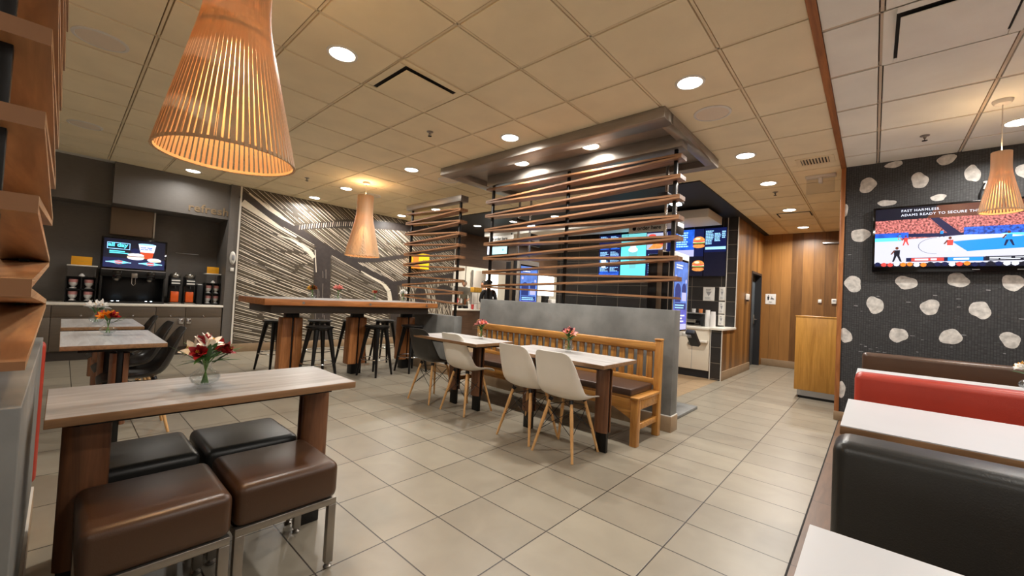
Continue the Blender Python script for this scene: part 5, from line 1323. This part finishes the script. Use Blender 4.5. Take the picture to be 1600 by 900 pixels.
# ================================================================== PEOPLE
def person(label, x, y, rz, hgt, skin, shirt, trousers, lean=.0, arms='down', cap=False):
    t = thing('person', label, 'person', (x, y, 0), rz)
    s = hgt / 1.75
    J = {}; 
    V = []; Ed = []; Rd = []
    def j(name, p, r, par=None):
        p = (p[0] + (lean * max(0, p[2] - .95)), p[1], p[2])
        J[name] = len(V); V.append(Vector(p) * s); Rd.append(r * s)
        if par: Ed.append((J[par], J[name]))
    j('pelvis', (0, 0, .95), .135); j('waist', (0, 0, 1.08), .118, 'pelvis'); j('chest', (.01, 0, 1.28), .138, 'waist'); j('collar', (0, 0, 1.43), .085, 'chest'); j('neck', (.01, 0, 1.50), .052, 'collar'); j('head0', (.02, 0, 1.57), .058, 'neck')
    for q, sd in (('l', 1), ('r', -1)):
        j('hip' + q, (0, sd * .09, .90), .095, 'pelvis'); j('thigh' + q, (.01, sd * .1, .70), .082, 'hip' + q); j('knee' + q, (.01, sd * .1, .50), .058, 'thigh' + q); j('calf' + q, (-.015, sd * .1, .36), .055, 'knee' + q); j('ankle' + q, (-.01, sd * .1, .09), .038, 'calf' + q); j('ball' + q, (.09, sd * .11, .035), .036, 'ankle' + q); j('toe' + q, (.16, sd * .115, .028), .026, 'ball' + q)
        j('sh' + q, (0, sd * .175, 1.42), .062, 'collar')
        if arms == 'down': el, wr, hd = (-.01, sd * .22, 1.13), (.05, sd * .23, .88), (.07, sd * .225, .80)
        else: el, wr, hd = (.06, sd * .23, 1.16), (.29, sd * .15, 1.10), (.37, sd * .13, 1.085)
        j('el' + q, el, .042, 'sh' + q); j('wr' + q, wr, .028, 'el' + q); j('palm' + q, hd, .030, 'wr' + q)
        d = (Vector(hd) - Vector(wr)).normalized()
        for f in range(4):
            o = (f - 1.5) * .018
            side = Vector((0, 1, 0)) if arms != 'down' else Vector((1, 0, 0))
            ln = (.07, .082, .078, .062)[f]
            p1 = Vector(hd) + side * o + d * .035; p2 = p1 + d * ln * .55 + Vector((0, 0, -.008)); p3 = p2 + d * ln * .4 + Vector((-.012 if arms == 'down' else 0, -sd * .006, -.02))
            for n_, pp, rr in (('a', p1, .0095), ('b', p2, .0085), ('c', p3, .0075)):
                j('f%d%s%s' % (f, n_, q), pp, rr, 'palm' + q if n_ == 'a' else 'f%d%s%s' % (f, 'a' if n_ == 'b' else 'b', q))
        side = Vector((0, -sd, 0)) if arms != 'down' else Vector((1, 0, 0))
        th = Vector(wr) + d * .03 + side * .03
        j('t0' + q, th, .011, 'palm' + q); j('t1' + q, th + d * .035 + side * .012, .0095, 't0' + q)
    me = bpy.data.meshes.new('body'); me.from_pydata([tuple(v) for v in V], Ed, [])
    o = bpy.data.objects.new('body', me); COL.objects.link(o)
    sk = o.modifiers.new('skin', 'SKIN'); sk.use_smooth_shade = True
    sb = o.modifiers.new('smooth', 'SUBSURF'); sb.levels = 1; sb.render_levels = 1
    for v, r in zip(me.skin_vertices[0].data, Rd): v.radius = (r, r)
    me.skin_vertices[0].data[0].use_root = True
    dg = bpy.context.evaluated_depsgraph_get(); em = bpy.data.meshes.new_from_object(o.evaluated_get(dg))
    bpy.data.objects.remove(o)
    # join a shaped head into the same skin mesh
    bm = bmesh.new(); bm.from_mesh(em)
    hc = Vector(((.035 + lean * .7), 0, 1.645)) * s
    r0 = bmesh.ops.create_uvsphere(bm, u_segments=24, v_segments=18, radius=.1 * s)
    for v in r0['verts']:
        c = v.co; z = c.z / (.1 * s); xx = c.x / (.1 * s); yy = c.y / (.1 * s)
        taper = 1 - .26 * max(0, -z) ** 1.3
        nx = xx * .98 * (1 - .1 * max(0, -z)); ny = yy * .76 * taper
        if xx > .75 and abs(yy) < .22 and -.45 < z < .12: nx += .17 * (1 - abs(yy) / .22) * (1 - abs(z + .25) / .4) if abs(z + .25) < .4 else 0
        if xx > .7 and .05 < z < .28 and .15 < abs(yy) < .55: nx -= .06
        if xx > .7 and -.62 < z < -.42 and abs(yy) < .35: nx += .04
        if abs(yy) > .9 and abs(xx) < .25 and abs(z) < .3: ny *= 1.14
        v.co = Vector((nx, ny, z * 1.17)) * .1 * s + hc
    ft = bm.faces
    mesh = bpy.data.meshes.new('body'); bm.to_mesh(mesh); bm.free(); bpy.data.meshes.remove(em)
    mesh.materials.clear(); mesh.materials.append(M[skin]); mesh.polygons.foreach_set('use_smooth', [True] * len(mesh.polygons))
    body = bpy.data.objects.new('body', mesh); COL.objects.link(body); body.parent = t
    # eyes and mouth
    for yy in (-.032, .032): MB().lathe([(0, -.008), (.009, -.005), (.011, 0), (.009, .005), (0, .008)], 10, tuple(hc + Vector((.088, yy, .012)) * s)).build('eye', M['ink'], body, smooth=True)
    MB().box(hc.x + .083 * s, hc.x + .092 * s, -.024 * s, .024 * s, hc.z - .062 * s, hc.z - .054 * s).build('mouth', M['redcup'], body, bevel=.003)
    # hair: cap of the skull
    b = MB(); n = 20; rings = []
    prof = [(.0, 1.22), (.35, 1.16), (.65, .98), (.86, .7), (.98, .35), (1.02, .0), (.98, -.35)]
    for rr, zz in prof:
        ring = []
        for k in range(n):
            a = 2 * PI * k / n; cx = math.cos(a)
            z_ = zz if (zz > .55 or cx < .35) else max(zz, .55)
            rr2 = rr if z_ == zz else .93
            ring.append(tuple(hc + Vector((rr2 * 1.07 * cx - .06, rr2 * .86 * math.sin(a), z_ * 1.03)) * .1 * s))
        rings.append(ring)
    b.add([p for r in rings for p in r], [(i * n + k, i * n + (k + 1) % n, (i + 1) * n + (k + 1) % n, (i + 1) * n + k) for i in range(len(prof) - 1) for k in range(n)])
    b.build('hair', M['hair'], t, smooth=True)
    if cap:
        c = MB(); c.lathe([(.108 * s, .0), (.11 * s, .03 * s), (.095 * s, .075 * s), (.05 * s, .10 * s), (0, .105 * s)], 24, tuple(hc + Vector((-.005, 0, .045)) * s)); c.hexa([tuple(hc + Vector(q) * s) for q in ((.08, -.07, .045), (.18, -.05, .03), (.18, .05, .03), (.08, .07, .045), (.08, -.07, .055), (.18, -.05, .038), (.18, .05, .038), (.08, .07, .055))])
        c.build('cap', M['shirtblack'], t, smooth=True)
    # clothing: offset shells copied from the body surface
    def cloth(name, test, off, mat):
        bm = bmesh.new(); bm.from_mesh(mesh)
        bm.normal_update()
        kill = [f for f in bm.faces if not test(f.calc_center_median() / s)]
        bmesh.ops.delete(bm, geom=kill, context='FACES')
        bm.normal_update()
        for v in bm.verts: v.co += v.normal * off
        m2 = bpy.data.meshes.new(name); bm.to_mesh(m2); bm.free(); m2.materials.clear(); m2.materials.append(M[mat]); m2.polygons.foreach_set('use_smooth', [True] * len(m2.polygons))
        q = bpy.data.objects.new(name, m2); COL.objects.link(q); q.parent = t
    cloth('shirt', lambda c: .93 < c.z < (1.56 if abs(c.y) > .085 else 1.475) and (arms != 'down' or not (abs(c.y) > .17 and c.z < 1.22)) and (arms == 'down' or c.x < .18 + lean * .4 or abs(c.y) > .3), .012, shirt)
    cloth('trousers', lambda c: .07 < c.z < .99 and abs(c.y) < .178 and (c.z > .12 or c.x < .04) and (arms == 'down' or c.x < .16), .010, trousers)
    cloth('shoe', lambda c: c.z < .085, .010, 'black')
person('kitchen worker with dark hair facing out over the stainless shelf', 8.93, 10.15, -2.3, 1.68, 'skin', 'shirtolive', 'jeans', .08, 'reach')
person('person in black top and black cap with back turned at the pick up counter', 7.88, 7.93, .9, 1.62, 'skin2', 'shirtblack', 'jeans', .10, 'reach', True)
person('worker with dark hair in a grey shirt behind the pick up counter', 8.62, 8.85, 2.6, 1.66, 'skin', 'shirtgrey', 'jeans', .0, 'down')

# ================================================================== CAMERA AND RENDER LOOK
YAW, PITCH, ROLL = .73172, .02486, .05207
fw = Vector((math.cos(PITCH) * math.cos(YAW), math.cos(PITCH) * math.sin(YAW), math.sin(PITCH)))
rt = fw.cross(Vector((0, 0, 1))).normalized(); up = rt.cross(fw)
r2 = rt * math.cos(ROLL) + up * math.sin(ROLL); u2 = up * math.cos(ROLL) - rt * math.sin(ROLL)
cam = bpy.data.cameras.new('camera'); cam.sensor_fit = 'HORIZONTAL'; cam.sensor_width = 36.; cam.lens = 36. * 630.367 / 1600.; cam.clip_start = .02
co = bpy.data.objects.new('camera', cam); COL.objects.link(co)
co.matrix_world = Matrix(((r2.x, u2.x, -fw.x, 0), (r2.y, u2.y, -fw.y, 0), (r2.z, u2.z, -fw.z, CAMZ), (0, 0, 0, 1)))
scn.camera = co
wd = bpy.data.worlds.new('world'); scn.world = wd; wd.use_nodes = True
wd.node_tree.nodes['Background'].inputs[0].default_value = (.02, .022, .03, 1); wd.node_tree.nodes['Background'].inputs[1].default_value = 1.
vs_ = scn.view_settings
vs_.view_transform = 'Standard'; vs_.look = 'None'; vs_.gamma = 1.; vs_.use_curve_mapping = False; vs_.exposure = .46
scn.cycles.use_denoising = True
scn.cycles.max_bounces = 10; scn.cycles.diffuse_bounces = 5; scn.cycles.glossy_bounces = 4; scn.cycles.transmission_bounces = 8; scn.cycles.transparent_max_bounces = 24; scn.cycles.sample_clamp_indirect = 6.; scn.cycles.caustics_refractive = False; scn.cycles.caustics_reflective = False
